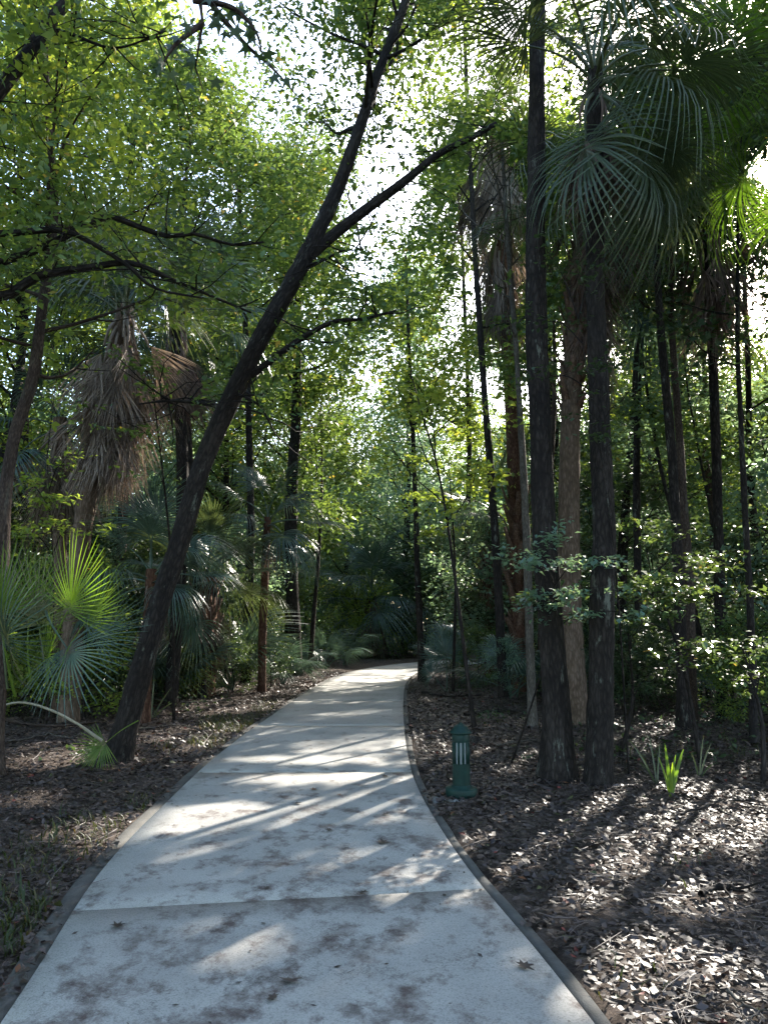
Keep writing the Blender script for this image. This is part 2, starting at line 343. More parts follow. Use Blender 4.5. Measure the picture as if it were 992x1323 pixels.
OPEN += [(x, y, 22, 20, Y, 1.2) for (x, y, Y) in [(430,303,9.6),(460,280,9.7),(490,258,9.75),(520,234,9.8),(545,212,9.9),(570,195,10)]]
OPEN += [(x, y, 30, 9, Y, 1.2) for (x, y, Y) in [(25,372,7.4),(50,357,7.4),(90,348,7.4),(130,343,7.5),(172,340,7.6),(210,354,7.7),(250,374,7.8),(75,299,7.4),(115,312,7.4),(160,338,7.4),(170,289,7.8),(217,303,7.9),(260,303,7.9),(310,316,8.1)]]
def view_keep(C):
    px, py = to_pix(C); k = np.ones(len(C), bool)
    w = (vnoise(px / 14, py / 14, 41) - .5) * 1.1 + (vnoise(px / 45, py / 45, 42) - .5) * .7; h = vnoise(C[:, 0] * 40 + 900, C[:, 2] * 40 + 900, 43)
    for (cx, cy, rx, ry, Y, s) in OPEN:
        k &= ~((((px - cx) / rx) ** 2 + ((py - cy) / ry) ** 2 + w < 1) & (C[:, 1] < Y) & (C[:, 1] > 1) & (h < s * .5 + (s - .5) * .5 * (s > .5)))
    return k
def lit_only(C):
    return carve(C, False)
def carve(C, view=True):
    """keep-mask for leaf centres so that the wells stay open"""
    C = np.asarray(C); t = C[:, 2] / SUN[2]
    gx = C[:, 0] - SUN[0] * t; gy = C[:, 1] - SUN[1] * t
    wob = (vnoise(gx * 2.2 + 60, gy * 2.2 + 60, 9) - 0.5) * 1.2 + (vnoise(gx * 6 + 60, gy * 6 + 60, 11) - 0.5) * 1.3
    best = np.full(len(C), 9.0)
    for (cx, cy, rx, ry, sl) in PW:
        yy = gy - cy; xx = gx - cx - sl * yy
        best = np.minimum(best, np.sqrt((xx / rx) ** 2 + (yy / ry) ** 2))
    keep = (best + wob * 0.55 > 1.08) | (C[:, 2] < 1.2)
    for (p, rad) in WELLS:
        d = C - p; s = d @ SUN; perp = np.linalg.norm(d - s[:, None] * SUN, axis=1)
        keep &= ~((s > rad * 0.8) & (perp < rad * (0.8 + 0.5 * wob)))
    return keep & view_keep(C) if view else keep

# ------------------------------------------------------------------ leaves
def leaf_quads(C, size, rng, flat=0.5, aspect=0.5, droop=0.2, heading=None):
    n = len(C)
    a = unit(rng.normal(size=(n, 3)) * [1, 1, 0.45] + [0, 0, -droop]) if heading is None else heading
    nn = rng.normal(size=(n, 3)) * (1 - flat) + np.array([0, 0, 1.0]) * flat * 1.4
    b = unit(np.cross(a, nn)); up = np.cross(b, a)
    L = size * rng.uniform(0.5, 1.45, n)[:, None]; W = L * aspect * rng.uniform(0.8, 1.2, n)[:, None]
    fold = W * rng.uniform(0.0, 0.35, n)[:, None]
    V = np.stack([C - a * L * .5, C - a * L * .04 + b * W * .5 + up * fold, C + a * L * .5 - up * L * 0.06, C - a * L * .04 - b * W * .5 + up * fold], 1)
    F = np.arange(n * 4).reshape(n, 4)
    return V.reshape(-1, 3), F

def branch_pts(p0, d, L, rng, n=5, up=0.15, wig=0.12):
    P = [p0]; d = unit(np.asarray(d, float))
    for i in range(n - 1):
        d = unit(d + rng.normal(size=3) * wig + np.array([0, 0, up / n * 2]))
        P.append(P[-1] + d * L / (n - 1))
    return np.array(P)

def grow(wood, trunk, tr, rng, crown_r, t0, n_limb, sub=5, rise=0.35, twig=True, shape='round', up=0.3):
    """limbs along a trunk polyline; returns leaf cluster centres"""
    n = len(trunk); cl = []; az = rng.uniform(0, 6.28)
    for k in range(n_limb):
        t = t0 + (1 - t0) * (k + rng.uniform(0, .8)) / n_limb; t = min(t, .985)
        f = t * (n - 1); i = int(f); u = f - i
        p = trunk[i] * (1 - u) + trunk[min(i + 1, n - 1)] * u; r = tr[i] * (1 - u) + tr[min(i + 1, n - 1)] * u
        az += 2.4 + rng.normal() * 0.4; q = (t - t0) / (1 - t0)
        prof = {'round': math.sin(PI * min(1, .22 + q * .72)) ** .7, 'cone': 1.05 - .8 * q, 'flat': .6 + .4 * q}[shape]
        L = crown_r * prof * rng.uniform(.7, 1.2)
        el = rise + q * 0.6 + rng.normal() * .15
        d = np.array([math.cos(az) * math.cos(el), math.sin(az) * math.cos(el), math.sin(el)])
        B = branch_pts(p, d, L, rng, 6, up, .14)
        ok = carve((B[1:] + B[:-1]) / 2, False).mean() > .75
        if twig and ok: tube(wood, B, np.linspace(max(.012, r * .42), .008, 6), 5)
        for s in range(sub):
            v = .3 + .7 * (s + rng.uniform(0, .9)) / sub; g = min(v, .999) * 5; i2 = int(g)
            b0 = B[i2] + (B[i2 + 1] - B[i2]) * (g - i2)
            d2 = unit(d * .6 + rng.normal(size=3) * [1, 1, .45]); L2 = L * rng.uniform(.22, .45) * (1.2 - .5 * v)
            S = branch_pts(b0, d2, L2, rng, 4, up * .6, .2)
            if twig and ok and carve(S, False).all(): tube(wood, S, np.linspace(.010, .004, 4), 4)
            cl += [S[1], S[2], S[3], S[3] + rng.normal(size=3) * .15]
        cl.append(B[-1])
    return np.array(cl)

def clouds(cl, n, sig, rng, flatz=.5):
    w = rng.uniform(.3, 1, len(cl)) ** 2; w /= w.sum()
    idx = rng.choice(len(cl), n, p=w)
    return cl[idx] + rng.normal(size=(n, 3)) * sig * np.array([1, 1, flatz]) * rng.uniform(.5, 1.2, (n, 1)), idx

def tints(C, rng, idx=None, base=.45, spread=.22):
    t = base + rng.normal(size=len(C)) * spread * .5
    if idx is not None: t = t + ((idx * 7919) % 97 / 97.0 - .5) * spread * 1.2
    t = np.clip(t, 0, .97); t[rng.uniform(size=len(C)) < .012] = 1.0
    return t

def broadleaf(label, cat_group, pts, radii, crown_r, t0, n_limb, n_leaf, leaf, seed, mat='leaf_a', bark='bark', name='broadleaf_tree',
              sub=5, sig=.38, base=.45, do_carve=True, shape='round', rise=.35, flare=.5, sides=12, flat=.5, extra=None, flatz=.5, aspect=.5):
    rng = np.random.default_rng(seed)
    P = smooth_pts(np.column_stack([pts, radii]), max(14, len(pts) * 4)); T, tr = P[:, :3], P[:, 3]
    o = thing(name, label, 'tree', T[0], cat_group)
    wood = Acc(); trunk = Acc()
    nn = max(40, int(np.linalg.norm(T[-1] - T[0]) * 6)); TT = smooth_pts(P, nn)
    tube(trunk, TT[:, :3], TT[:, 3], sides, .22, seed % 17, flare)
    cl = grow(trunk, T, tr, rng, crown_r, t0, n_limb, sub, rise, True, shape)
    if extra is not None: cl = np.vstack([cl, extra(trunk, rng)])
    link('trunk', trunk.mesh('trunk', M[bark], T[0], True, False, True), o)
    C, idx = clouds(cl, n_leaf, sig, rng, flatz)
    if do_carve:
        k = carve(C); C = C[k]; idx = idx[k]
    V, F = leaf_quads(C, leaf, rng, flat, aspect)
    link('crown', mesh_np('crown', V - T[0], F, M[mat], tints(C, rng, idx, base)), o)
    return o

def copy_tree(o, loc, rz=0, s=1.0, label=None, group=None):
    c = o.copy(); COL.objects.link(c); c.location = tuple(float(v) for v in loc); c.rotation_euler = (0, 0, rz); c.scale = (s, s, s)
    if label: c['label'] = label
    if group: c['group'] = group
    for ch in list(o.children):
        d = ch.copy(); COL.objects.link(d); d.parent = c
        for g in list(ch.children):
            e = g.copy(); COL.objects.link(e); e.parent = d
    return c

# ------------------------------------------------------------------ palm fronds
def fan_mesh(seed, mat, nseg=44, spread=115, Lp=1.0, Lb=1.1, droop=.35, fold=.35, dead=False, split=.38, pet_r=.014, tbase=.5, bend=.0, width=1.0, tipdroop=.0):
    """a fan frond: petiole from the origin along +X, blade beyond it. Z is the upper face."""
    rng = np.random.default_rng(seed); acc = Acc()
    n = 7; s = np.linspace(0, 1, n)
    P = np.column_stack([s * Lp, np.zeros(n), .10 * Lp * np.sin(s * PI) + bend * Lp * -s ** 2])
    tube(acc, P, np.linspace(pet_r * 1.7, pet_r * .8, n), 5)
    acc.T[-1] = np.full(len(acc.F[-1]), .75 if not dead else .8)
    hub = P[-1]; costa = .28 * Lb
    da = math.radians(spread) * 2 / nseg
    m = 7; u = np.linspace(0, 1, m)
    for k in range(nseg):
        a = -math.radians(spread) + da * (k + .5) + rng.normal() * da * (.12 if not dead else .5)
        ca = math.cos(a); side = math.sin(a)
        L = Lb * (.72 + .28 * max(0, math.cos(a * .72))) * rng.uniform(.9, 1.06)
        start = hub + np.array([costa * max(0, ca) * .5, 0, -.10 * costa * max(0, ca)])
        d = np.array([ca, side, 0])
        lift = fold * abs(side)                               # blade sides rise (V across the costa)
        jz = rng.normal() * .03
        rad = u * L
        x = start[0] + d[0] * rad; y = start[1] + d[1] * rad * (1 - .12 * fold)
        z = start[2] + lift * rad * (1 - .25 * u) * .6 - droop * L * u ** 2.2 + jz * rad - tipdroop * L * np.clip(u - .55, 0, 1) ** 1.5 * 2.2 * rng.uniform(.5, 1.4)
        if dead:
            x += rng.normal() * .05 * u; y += np.sin(u * 4 + rng.uniform(0, 6)) * .04 * u; z += np.sin(u * 5 + rng.uniform(0, 6)) * .06 * u
        w0 = rad * da * .5 * width                            # joined inside, free outside
        ws = split * L * da * .5 * width
        w = np.where(u < split, w0, ws * (1 - np.clip((u - split) / (1 - split), 0, 1) ** 1.4) ** .8 * 1.0) + .0012
        if dead: w *= rng.uniform(.6, 1.1)
        tang = np.array([-d[1], d[0], 0]); 
        c = np.column_stack([x, y, z])
        vz = np.zeros((m, 3)); vz[:, 2] = w * (.55 if not dead else 1.1)
        V = np.stack([c + tang * w[:, None] + vz, c, c - tang * w[:, None] + vz], 1).reshape(-1, 3)
        i = np.arange(m - 1)[:, None] * 3; j = np.arange(2)[None]
        F = np.stack([i + j, i + j + 1, i + j + 4, i + j + 3], -1).reshape(-1, 4)
        tt = tbase + rng.normal() * .12
        tv = np.repeat(np.linspace(0, .18, m - 1) if not dead else rng.uniform(-.15, .2, m - 1), 2)
        acc.add(V, F, np.clip(tt + tv, 0, 1))
    return acc.mesh('fan_frond', M[mat], tint=True, bk=True)
FR = {}
for i in range(4):
    FR['g', i] = fan_mesh(10 + i, 'frond', 50, 118, 1.0, 1.1, .2 + .1 * i, .35, split=.30, tipdroop=.25 + .1 * i, tbase=.35)
    FR['b', i] = fan_mesh(20 + i, 'frond_blue', 42, 112, 1.0, .95, .2 + .14 * i, .4, tipdroop=.35 + .1 * i, tbase=.4)
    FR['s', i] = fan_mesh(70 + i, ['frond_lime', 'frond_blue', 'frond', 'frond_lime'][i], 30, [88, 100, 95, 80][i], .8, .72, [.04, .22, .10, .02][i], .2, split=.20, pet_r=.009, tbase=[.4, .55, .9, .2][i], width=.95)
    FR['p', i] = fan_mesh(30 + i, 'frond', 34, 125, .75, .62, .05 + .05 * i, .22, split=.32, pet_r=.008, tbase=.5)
    FR['y', i] = fan_mesh(80 + i, 'frond_lime', 50, 112, 1.0, 1.1, .2 + .1 * i, .35, split=.30, tipdroop=.3, tbase=.15)  # lime copy of the 'g' fans, yellow sunlight put into the colour
    FR['l', i] = fan_mesh(40 + i, 'frond_lime', 34, 95, .75, .66, .04 + .05 * i, .25, split=.34, pet_r=.008, tbase=.5)
    FR['d', i] = fan_mesh(50 + i, 'dead', 30, 22 + 5 * i, .62, 1.35, .10, .35, dead=True, split=.25, tbase=.38 + .14 * i, pet_r=.022, width=1.9)
    FR['k', i] = fan_mesh(60 + i, 'dead_dark', 30, 26 + 3 * i, .62, 1.35, .12, .35, dead=True, split=.25, tbase=.38 + .12 * i, pet_r=.02, width=1.9)
def frame(xdir, zhint, loc, s=1.0):
    x = Vector(xdir).normalized(); z = Vector(zhint); z = (z - x * z.dot(x))
    if z.length < 1e-4: z = Vector((0.3, 0.9, 0.1)); z = z - x * z.dot(x)
    z.normalize(); y = z.cross(x)
    m = Matrix((x, y, z)).transposed().to_4x4(); m.translation = Vector([float(v) for v in loc])
    return m @ Matrix.Scale(s, 4)
def palm(label, base, top, r0, r1, n_green, n_dead, seed, kind='g', dk='d', scale=1.0, dscale=1.0, skirt=1.6, mids=(), boots=None, trunk='palm_trunk',
         group=None, name='cabbage_palm', elmin=-55, elmax=80, droopdead=6, bootsize=1.0, keep=None):
    rng = np.random.default_rng(seed); base = np.array(base, float); top = np.array(top, float)
    o = thing(name, label, 'palm', base, group)
    P = [base] + [np.array(m, float) for m in mids] + [top]; rr = np.linspace(r0, r1, len(P))
    L = np.linalg.norm(top - base); n = max(24, int(L * 9)); S = smooth_pts(np.column_stack([P, rr]), n)
    rad = S[:, 3] * (1 + .035 * np.sin(np.arange(n) * 2.1)) 
    acc = Acc(); tube(acc, S[:, :3], rad, 14, .12, seed % 13, .12)
    link('trunk', acc.mesh('trunk', M[trunk], base, True, False, True), o)
    if boots:
        acc = Acc(); a, b = boots; s_len = L * (b - a); nb = int(s_len / (.055 * bootsize)); 
        for k in range(nb):
            t = a + (b - a) * (k + rng.uniform(0, .5)) / nb; i = min(n - 2, int(t * (n - 1)))
            c = S[i, :3]; T = unit(S[i + 1, :3] - S[i, :3]); az = k * 2.4 + rng.normal() * .1
            ref = unit(np.cross(T, [0, 1, 0.01])); rf2 = np.cross(T, ref); out = ref * math.cos(az) + rf2 * math.sin(az); sd = np.cross(T, out)
            R_ = S[i, 3]; h = .34 * bootsize * rng.uniform(.6, 1.2); w = .075 * bootsize * rng.uniform(.8, 1.2); lean = rng.uniform(.25, .6)
            cols = []
            for q, (uu, ww, th) in enumerate([(0, 1.25, .5), (.5, .8, 1.0), (1, .5, .7)]):
                cc = c + out * (R_ * .92 + lean * h * uu) + T * h * uu
                cols += [cc - sd * w * ww, cc + out * .02 * th, cc + sd * w * ww, cc - out * .02 * th]
            V = np.array(cols); F = []
            for q in range(2):
                for e in range(4): F.append([q * 4 + e, q * 4 + (e + 1) % 4, q * 4 + 4 + (e + 1) % 4, q * 4 + 4 + e])
            F.append([8, 9, 10, 11]); acc.add(V, F, bk=V * [1, 1, .3])
        link('leaf_bases', acc.mesh('leaf_bases', M['boot'], base, False, False, True), o)
    crown = Matrix.Translation(Vector([float(v) for v in (top - base)]))
    for k in range(n_green):
        q = (k + .5) / n_green; el = math.radians(elmax + (elmin - elmax) * q ** .85 + rng.normal() * 6); az = k * 2.39996 + rng.normal() * .15
        d = (math.cos(az) * math.cos(el), math.sin(az) * math.cos(el), math.sin(el))
        zh = (-math.cos(az) * math.sin(el) + rng.normal() * .25, -math.sin(az) * math.sin(el) + rng.normal() * .25, math.cos(el))
        if keep is not None and not keep(top + np.array(d) * 1.7 * scale): continue
        if rng.uniform() < .85 and not carve(np.array([top + np.array(d) * v * scale for v in (1.0, 1.3, 1.7)]), False).all(): continue
        f = link('frond', FR[kind, k % 4], o, frame(d, zh, (top - base) - np.array([0, 0, .05 + .25 * q]) , scale * rng.uniform(.85, 1.12)))
    for k in range(n_dead):
        q = (k + rng.uniform(0, 1)) / n_dead; el = math.radians(-67 - 19 * min(1, q * 2) + rng.normal() * droopdead); az = k * 2.39996 + rng.normal() * .3
        d = (math.cos(az) * math.cos(el), math.sin(az) * math.cos(el), math.sin(el))
        zh = (math.cos(az) + rng.normal() * .5, math.sin(az) + rng.normal() * .5, .2)
        ax = unit(np.array(top - base)); p = (top - base) - ax * (.15 + q * skirt) + np.array([d[0], d[1], 0]) / max(.05, math.hypot(d[0], d[1])) * r1 * .8
        if base[0] > 2 and rng.uniform() < .75 and not carve(np.array([base + p + np.array(d) * v * dscale for v in (.6, 1.0, 1.4, 1.8)]), False).all(): continue
        link('dead_frond', FR[dk, k % 4], o, frame(d, zh, p, dscale * rng.uniform(.75, 1.15)))
    return o
def palmetto(label, base, n, seed, kind='p', scale=1.0, group=None, dead=2, elr=(20, 80), name='palmetto', explicit=()):
    rng = np.random.default_rng(seed); o = thing(name, label, 'palmetto', base, group)
    for k in range(n):
        el = math.radians(rng.uniform(*elr)); az = k * 2.39996 + rng.normal() * .3
        d = (math.cos(az) * math.cos(el), math.sin(az) * math.cos(el), math.sin(el))
        zh = (-math.cos(az) * math.sin(el) + rng.normal() * .35, -math.sin(az) * math.sin(el) + rng.normal() * .35, math.cos(el))
        link('frond', FR[kind, k % 4], o, frame(d, zh, (rng.normal() * .05, rng.normal() * .05, .03), scale * rng.uniform(.7, 1.15)))
    for k in range(dead):
        el = math.radians(rng.uniform(-8, 18)); az = rng.uniform(0, 6.28)
        link('dead_frond', FR['k', k % 4], o, frame((math.cos(az), math.sin(az), math.sin(el)), (0, 0, 1), (0, 0, .12), scale * .55))
    for (kd, b, hub, zh, s) in explicit:      # base point, hub point, facing, scale of this very frond
        b = np.array(b, float); hub = np.array(hub, float); d = hub - b
        me = FR[kd]; link('frond', me, o, frame(d, zh, b - np.array(base, float), s))
    return o
# ================================================================== SETTING
# ground: one sheet, finer close by, out to the horizon
def build_ground():
    a = np.sign(np.linspace(-1, 1, 361)) * (np.abs(np.linspace(-1, 1, 361)) ** 3.2) * 400 + np.linspace(-1, 1, 361) * 14
    b = np.concatenate([np.linspace(-60, -4, 30)[:-1], np.linspace(-4, 16, 220)[:-1], np.linspace(16, 45, 110)[:-1], 45 + np.linspace(0, 1, 40) ** 2.5 * 600])
    X, Y = np.meshgrid(a, b); Z = gh(X.ravel(), Y.ravel())
    V = np.column_stack([X.ravel(), Y.ravel(), Z]); nx = len(a)
    i = np.arange(len(b) - 1)[:, None] * nx; j = np.arange(nx - 1)[None]
    F = np.stack([i + j, i + j + 1, i + nx + j + 1, i + nx + j], -1).reshape(-1, 4)
    tag(link('ground', mesh_np('ground', V, F, M['soil'], smooth=True)), kind='structure')
build_ground()
def edge_at(t):
    f = t * (NP_ - 1); i = np.minimum(f.astype(int), NP_ - 2); u = (f - i)[:, None]
    return LE[i] * (1 - u) + LE[i + 1] * u, RE[i] * (1 - u) + RE[i + 1] * u
def build_path():
    tt = np.linspace(0, 1, 2000); l, r = edge_at(tt); c = .5 * (l + r)
    s = np.concatenate([[0], np.cumsum(np.linalg.norm(np.diff(c, axis=0), axis=1))])
    s0 = s[np.argmin(np.abs(c[:, 1] - 4.72))]
    js = [s0 + 3.85 * k for k in range(-2, 14) if 0.3 < s0 + 3.85 * k < s[-1] - .3]; cuts = [0] + js + [s[-1]]
    acc = Acc(); nc = 11; cr = np.linspace(0, 1, nc)
    for a, b in zip(cuts[:-1], cuts[1:]):
        n = max(5, int((b - a) / .25)); ss = np.linspace(a + .0018, b - .0018, n); t = np.interp(ss, s, tt); l, r = edge_at(t)
        P = l[:, None] * (1 - cr[None, :, None]) + r[:, None] * cr[None, :, None]
        Z = np.full((n, nc), .022) + (vnoise(P[..., 0] * .8, P[..., 1] * .8, 21) - .5) * .006
        G = np.concatenate([P, Z[..., None]], -1)
        # slab sides: ring of lowered verts all round
        G2 = np.pad(G, ((1, 1), (1, 1), (0, 0)), mode='edge'); G2[0, :, 2] = G2[-1, :, 2] = -.08; G2[:, 0, 2] = G2[:, -1, 2] = -.08
        n2, m2 = G2.shape[:2]; i = np.arange(n2 - 1)[:, None] * m2; j = np.arange(m2 - 1)[None]
        F = np.stack([i + j, i + j + 1, i + m2 + j + 1, i + m2 + j], -1).reshape(-1, 4)
        acc.add(G2.reshape(-1, 3), F)
    tag(link('path', acc.mesh('path', M['concrete'], tint=False)), kind='structure')
    for side, w, nm in ((0, .12, 'kerb_left'), (1, .085, 'kerb_right')):
        t = np.linspace(0, 1, 500); l, r = edge_at(t); E = (l, r)[side]; O = (r, l)[side]; d = unit(E - O)
        wob = (vnoise(t * 160, t * 0 + side, 31) - .5) * .012
        p0 = E + d * .004; p1 = E + d * (w + wob[:, None])
        z = .014 + (vnoise(t * 200, t * 0, 33) - .5) * .006; lo = np.full_like(z, -.08)
        rows = [np.column_stack([p0, lo]), np.column_stack([p0, z]), np.column_stack([p0 * .15 + p1 * .85, z]), np.column_stack([p1, z - .012]), np.column_stack([p1, lo])]
        V = np.stack(rows, 1); n, m = V.shape[:2]; i = np.arange(n - 1)[:, None] * m; j = np.arange(m - 1)[None]
        F = np.stack([i + j, i + j + 1, i + m + j + 1, i + m + j], -1).reshape(-1, 4)
        tag(link(nm, mesh_np(nm, V.reshape(-1, 3), F, M['kerb'])), kind='structure')
build_path()

# ------------------------------------------------------------------ bollard light beside the path
def lathe(prof, n=32, close=True):
    a = np.linspace(0, 2 * PI, n, endpoint=False); V = np.array([[r * math.cos(t), r * math.sin(t), z] for r, z in prof for t in a]); F = []
    for k in range(len(prof) - 1):
        for j in range(n): F.append([k * n + j, k * n + (j + 1) % n, (k + 1) * n + (j + 1) % n, (k + 1) * n + j])
    return V, np.array(F)
def box(c, s, rot=0):
    V = np.array([[x, y, z] for z in (-1, 1) for (x, y) in ((-1, -1), (1, -1), (1, 1), (-1, 1))]) * np.array(s) / 2
    cr, sr = math.cos(rot), math.sin(rot); V = V @ np.array([[cr, sr, 0], [-sr, cr, 0], [0, 0, 1]]) + np.array(c)
    F = [[0, 3, 2, 1], [4, 5, 6, 7], [0, 1, 5, 4], [1, 2, 6, 5], [2, 3, 7, 6], [3, 0, 4, 7]]
    return V, F
def bollard():
    p = gp(596, 1027); z0 = -.01
    o = thing('bollard_light', 'dark green metal bollard light with a domed cap and pale slots beside the path', 'bollard', (p[0], p[1], z0))
    a = Acc(); a.add(*lathe([(.001, 0), (.148, 0), (.15, .006), (.15, .068), (.145, .078), (.10, .082), (.092, .098), (.087, .104), (.083, .104)], 40)); link('base', a.mesh('base', M['green_paint'], smooth=False, tint=False), o)
    # the post: lower tube, slotted lantern section (bars between recessed lenses), collar
    a = Acc(); a.add(*lathe([(.083, .10), (.083, .30)], 40)); a.add(*lathe([(.0825, .498), (.083, .50), (.083, .565), (.079, .572)], 40)); a.add(*lathe([(.0825, .3005), (.062, .3005)], 40)); a.add(*lathe([(.062, .4995), (.0825, .4995)], 40))
    face = math.atan2(-p[1], -p[0]); half = math.radians(7.2)
    slots = [face + math.radians(d) for d in (-30, 0, 30)] + [face + PI + math.radians(d) for d in (-30, 0, 30)]
    sl = sorted([(s % (2 * PI)) for s in slots])
    for q, s in enumerate(sl):
        a0 = s + half; a1 = (sl[(q + 1) % 6] - half) + (2 * PI if q == 5 else 0); n = max(3, int((a1 - a0) / .12)); t = np.linspace(a0, a1, n)
        ring = [np.column_stack([r * np.cos(t), r * np.sin(t), np.full(n, z)]) for r, z in ((.068, .30), (.083, .30), (.083, .50), (.068, .50))]
        V = np.stack(ring, 1); i = np.arange(n - 1)[:, None] * 4; j = np.arange(4)[None]
        F = np.stack([i + j, i + (j + 1) % 4, i + 4 + (j + 1) % 4, i + 4 + j], -1).reshape(-1, 4)
        a.add(V.reshape(-1, 3), np.vstack([F, [[0, 1, 2, 3]], [[(n - 1) * 4 + 3, (n - 1) * 4 + 2, (n - 1) * 4 + 1, (n - 1) * 4]]]))
    link('post', a.mesh('post', M['green_paint'], tint=False), o)
    for s in slots:
        t = np.linspace(s - half * 1.25, s + half * 1.25, 5); V = np.array([[.0745 * math.cos(u), .0745 * math.sin(u), z] for z in (.302, .498) for u in t]); F = [[k, k + 1, k + 6, k + 5] for k in range(4)]
        b = Acc(); b.add(V, F); link('light_slot', b.mesh('light_slot', M['lens'], tint=False), o)
    a = Acc(); a.add(*lathe([(.079, .570), (.100, .574), (.104, .582), (.102, .592), (.088, .604), (.070, .624), (.062, .640), (.040, .654), (.022, .660), (.020, .668), (.010, .676), (.0005, .678)], 40))
    link('cap', a.mesh('cap', M['green_paint'], smooth=True, tint=False), o)
    a = Acc(); V, F = box((p[0] - .18, p[1] - .10, -.035), (.30, .26, .05), .3); a.add(V, F)
    tag(link('paving_slab', a.mesh('paving_slab', M['pad'], (p[0] - .18, p[1] - .10, -.01), tint=False)), 'small pale slab half sunk in leaf litter between bollard and kerb', 'slab').location = (p[0] - .16, p[1] - .12, -.01)
bollard()

# ================================================================== HERO TREES
def pts(*q): return np.array([at(x, y, Y) for x, y, Y in q])
def grd(px, py): g = gp(px, py); return np.array([g[0], g[1], g1(*g) - .03])
def with_base(b, P): return np.vstack([b, P])
for q in [((880,750),9.2,.95),((850,790),9.0,.8),((760,740),8.4,.5),((960,850),8.6,.6),((960,850),9.0,.4),((140,740),7.3,.7),((20,760),7.0,.6),((125,620),12.6,.9),((150,450),12.6,1.0),((225,470),15,.8),((570,610),17.6,1.5),((30,770),7.6,.7),((600,560),18,.9),
          ((640,690),19,.7),((110,770),7.0,.4),((870,1000),7.3,.35),((30,700),8.5,.8),((480,640),26,1.8),((560,660),22,.9),((440,760),28,1.2),((950,560),14,.7),((720,620),12,.5),((250,640),16,.9),((600,720),24,1.2),((480,700),30,2.2),((390,640),24,1.4),((300,740),18,.9),((520,540),26,1.8),((930,640),20,1.5),((850,600),22,1.4),((970,480),18,1.2),((960,280),10,.9),((700,620),17,.8)]:
    WELLS.append((at(q[0][0], q[0][1], q[1]), q[2]))

# the leaning oak on the left
def lean_extra(trunk, rng):
    cl = []
    for (P, r0, r1) in [(pts((402,328,9.6),(440,296,9.7),(480,265,9.8),(520,236,9.9),(565,200,10.1),(605,180,10.3),(640,160,10.5)), .085, .035),
                        (pts((325,485,9.5),(355,462,9.3),(385,440,9.2),(430,416,9.1),(470,412,9.0),(512,401,8.9)), .05, .012),
                        (pts((285,525,9.5),(255,520,9.7),(215,518,9.9),(180,522,10.1)), .035, .01),
                        (pts((440,232,9.8),(452,195,10.1),(470,150,10.4),(478,110,10.7),(470,50,11),(460,-40,11.4)), .06, .03),
                        (pts((395,345,9.6),(420,335,9.3),(440,325,9.1),(470,322,8.9)), .025, .006),
                        (pts((500,75,9.9),(530,60,9.6),(570,30,9.3),(600,-10,9.0)), .03, .01),
                        (pts((300,505,9.5),(330,520,9.2),(350,545,9.0)), .018, .006)]:
        S = smooth_pts(np.column_stack([P, np.linspace(r0, r1, len(P))]), 26); tube(trunk, S[:, :3], S[:, 3], 9, .2, 5)
        L = np.linalg.norm(P[-1] - P[0])
        for k in range(int(5 + L * 4)):
            i = int(rng.uniform(6, 25)); B = branch_pts(S[i, :3], rng.normal(size=3) * [1, 1, .5] + [0, 0, .1], rng.uniform(.5, 1.1), rng, 4, .1, .25)
            tube(trunk, B, np.linspace(.012, .004, 4), 4)
            if S[i, 2] > 4.3 or L < 2.5 and rng.uniform() < .6: cl += [B[1], B[2], B[3]]
    return np.array(cl)
P = with_base(grd(150, 985), pts((166,930,9.35),(205,790,9.4),(235,690,9.45),(265,590,9.5),(298,515,9.5),(335,440,9.5),(380,362,9.6),(405,312,9.6),(438,240,9.8),(465,165,9.8),(492,85,9.9),(524,0,10),(545,-90,10.2),(560,-200,10.4)))
rad = [.165, .135, .125, .118, .115, .12, .118, .118, .11, .09, .08, .072, .062, .05, .03]
broadleaf('dark tree leaning right across the path from the left verge, its trunk forking high up', 'large trees beside the path', P, rad, 2.7, .62, 24, 17000, .10, 101, 'leaf_a', 'bark', extra=lean_extra, sig=.30, sides=18, name='leaning_tree', flare=.35)

# big twin trunks on the right
P = with_base(grd(720, 1003), pts((714,850,8.5),(704,700,8.5),(698,560,8.55),(692,400,8.6),(692,200,8.7),(694,0,8.8),(694,-200,9),(700,-420,9.2),(705,-560,9.4)))
broadleaf('tall straight black trunk nearest the bollard light on the right', 'large trees beside the path', P, [.178,.138,.132,.126,.12,.105,.10,.09,.07,.04], 2.6, .78, 16, 14000, .10, 102, 'leaf_c', sides=22, flare=.4, sig=.4)

# left thin crooked trunk
P = with_base(np.array([*gp(-6, 1010), -.03]), pts((2,760,8.2),(6,650,8.2),(20,560,8.3),(42,490,8.3),(54,405,8.4),(68,300,8.5),(70,250,8.5),(66,190,8.6),(60,90,8.7),(56,-40,8.8)))
broadleaf('crooked slim brown trunk at the left edge above the bright palmetto', 'slim trees on the left', P, [.085,.075,.07,.066,.064,.06,.055,.048,.042,.035,.02], 2.0, .42, 16, 8500, .10, 104, 'leaf_b', 'bark_brown', sides=12, sig=.32, base=.5, rise=.1)

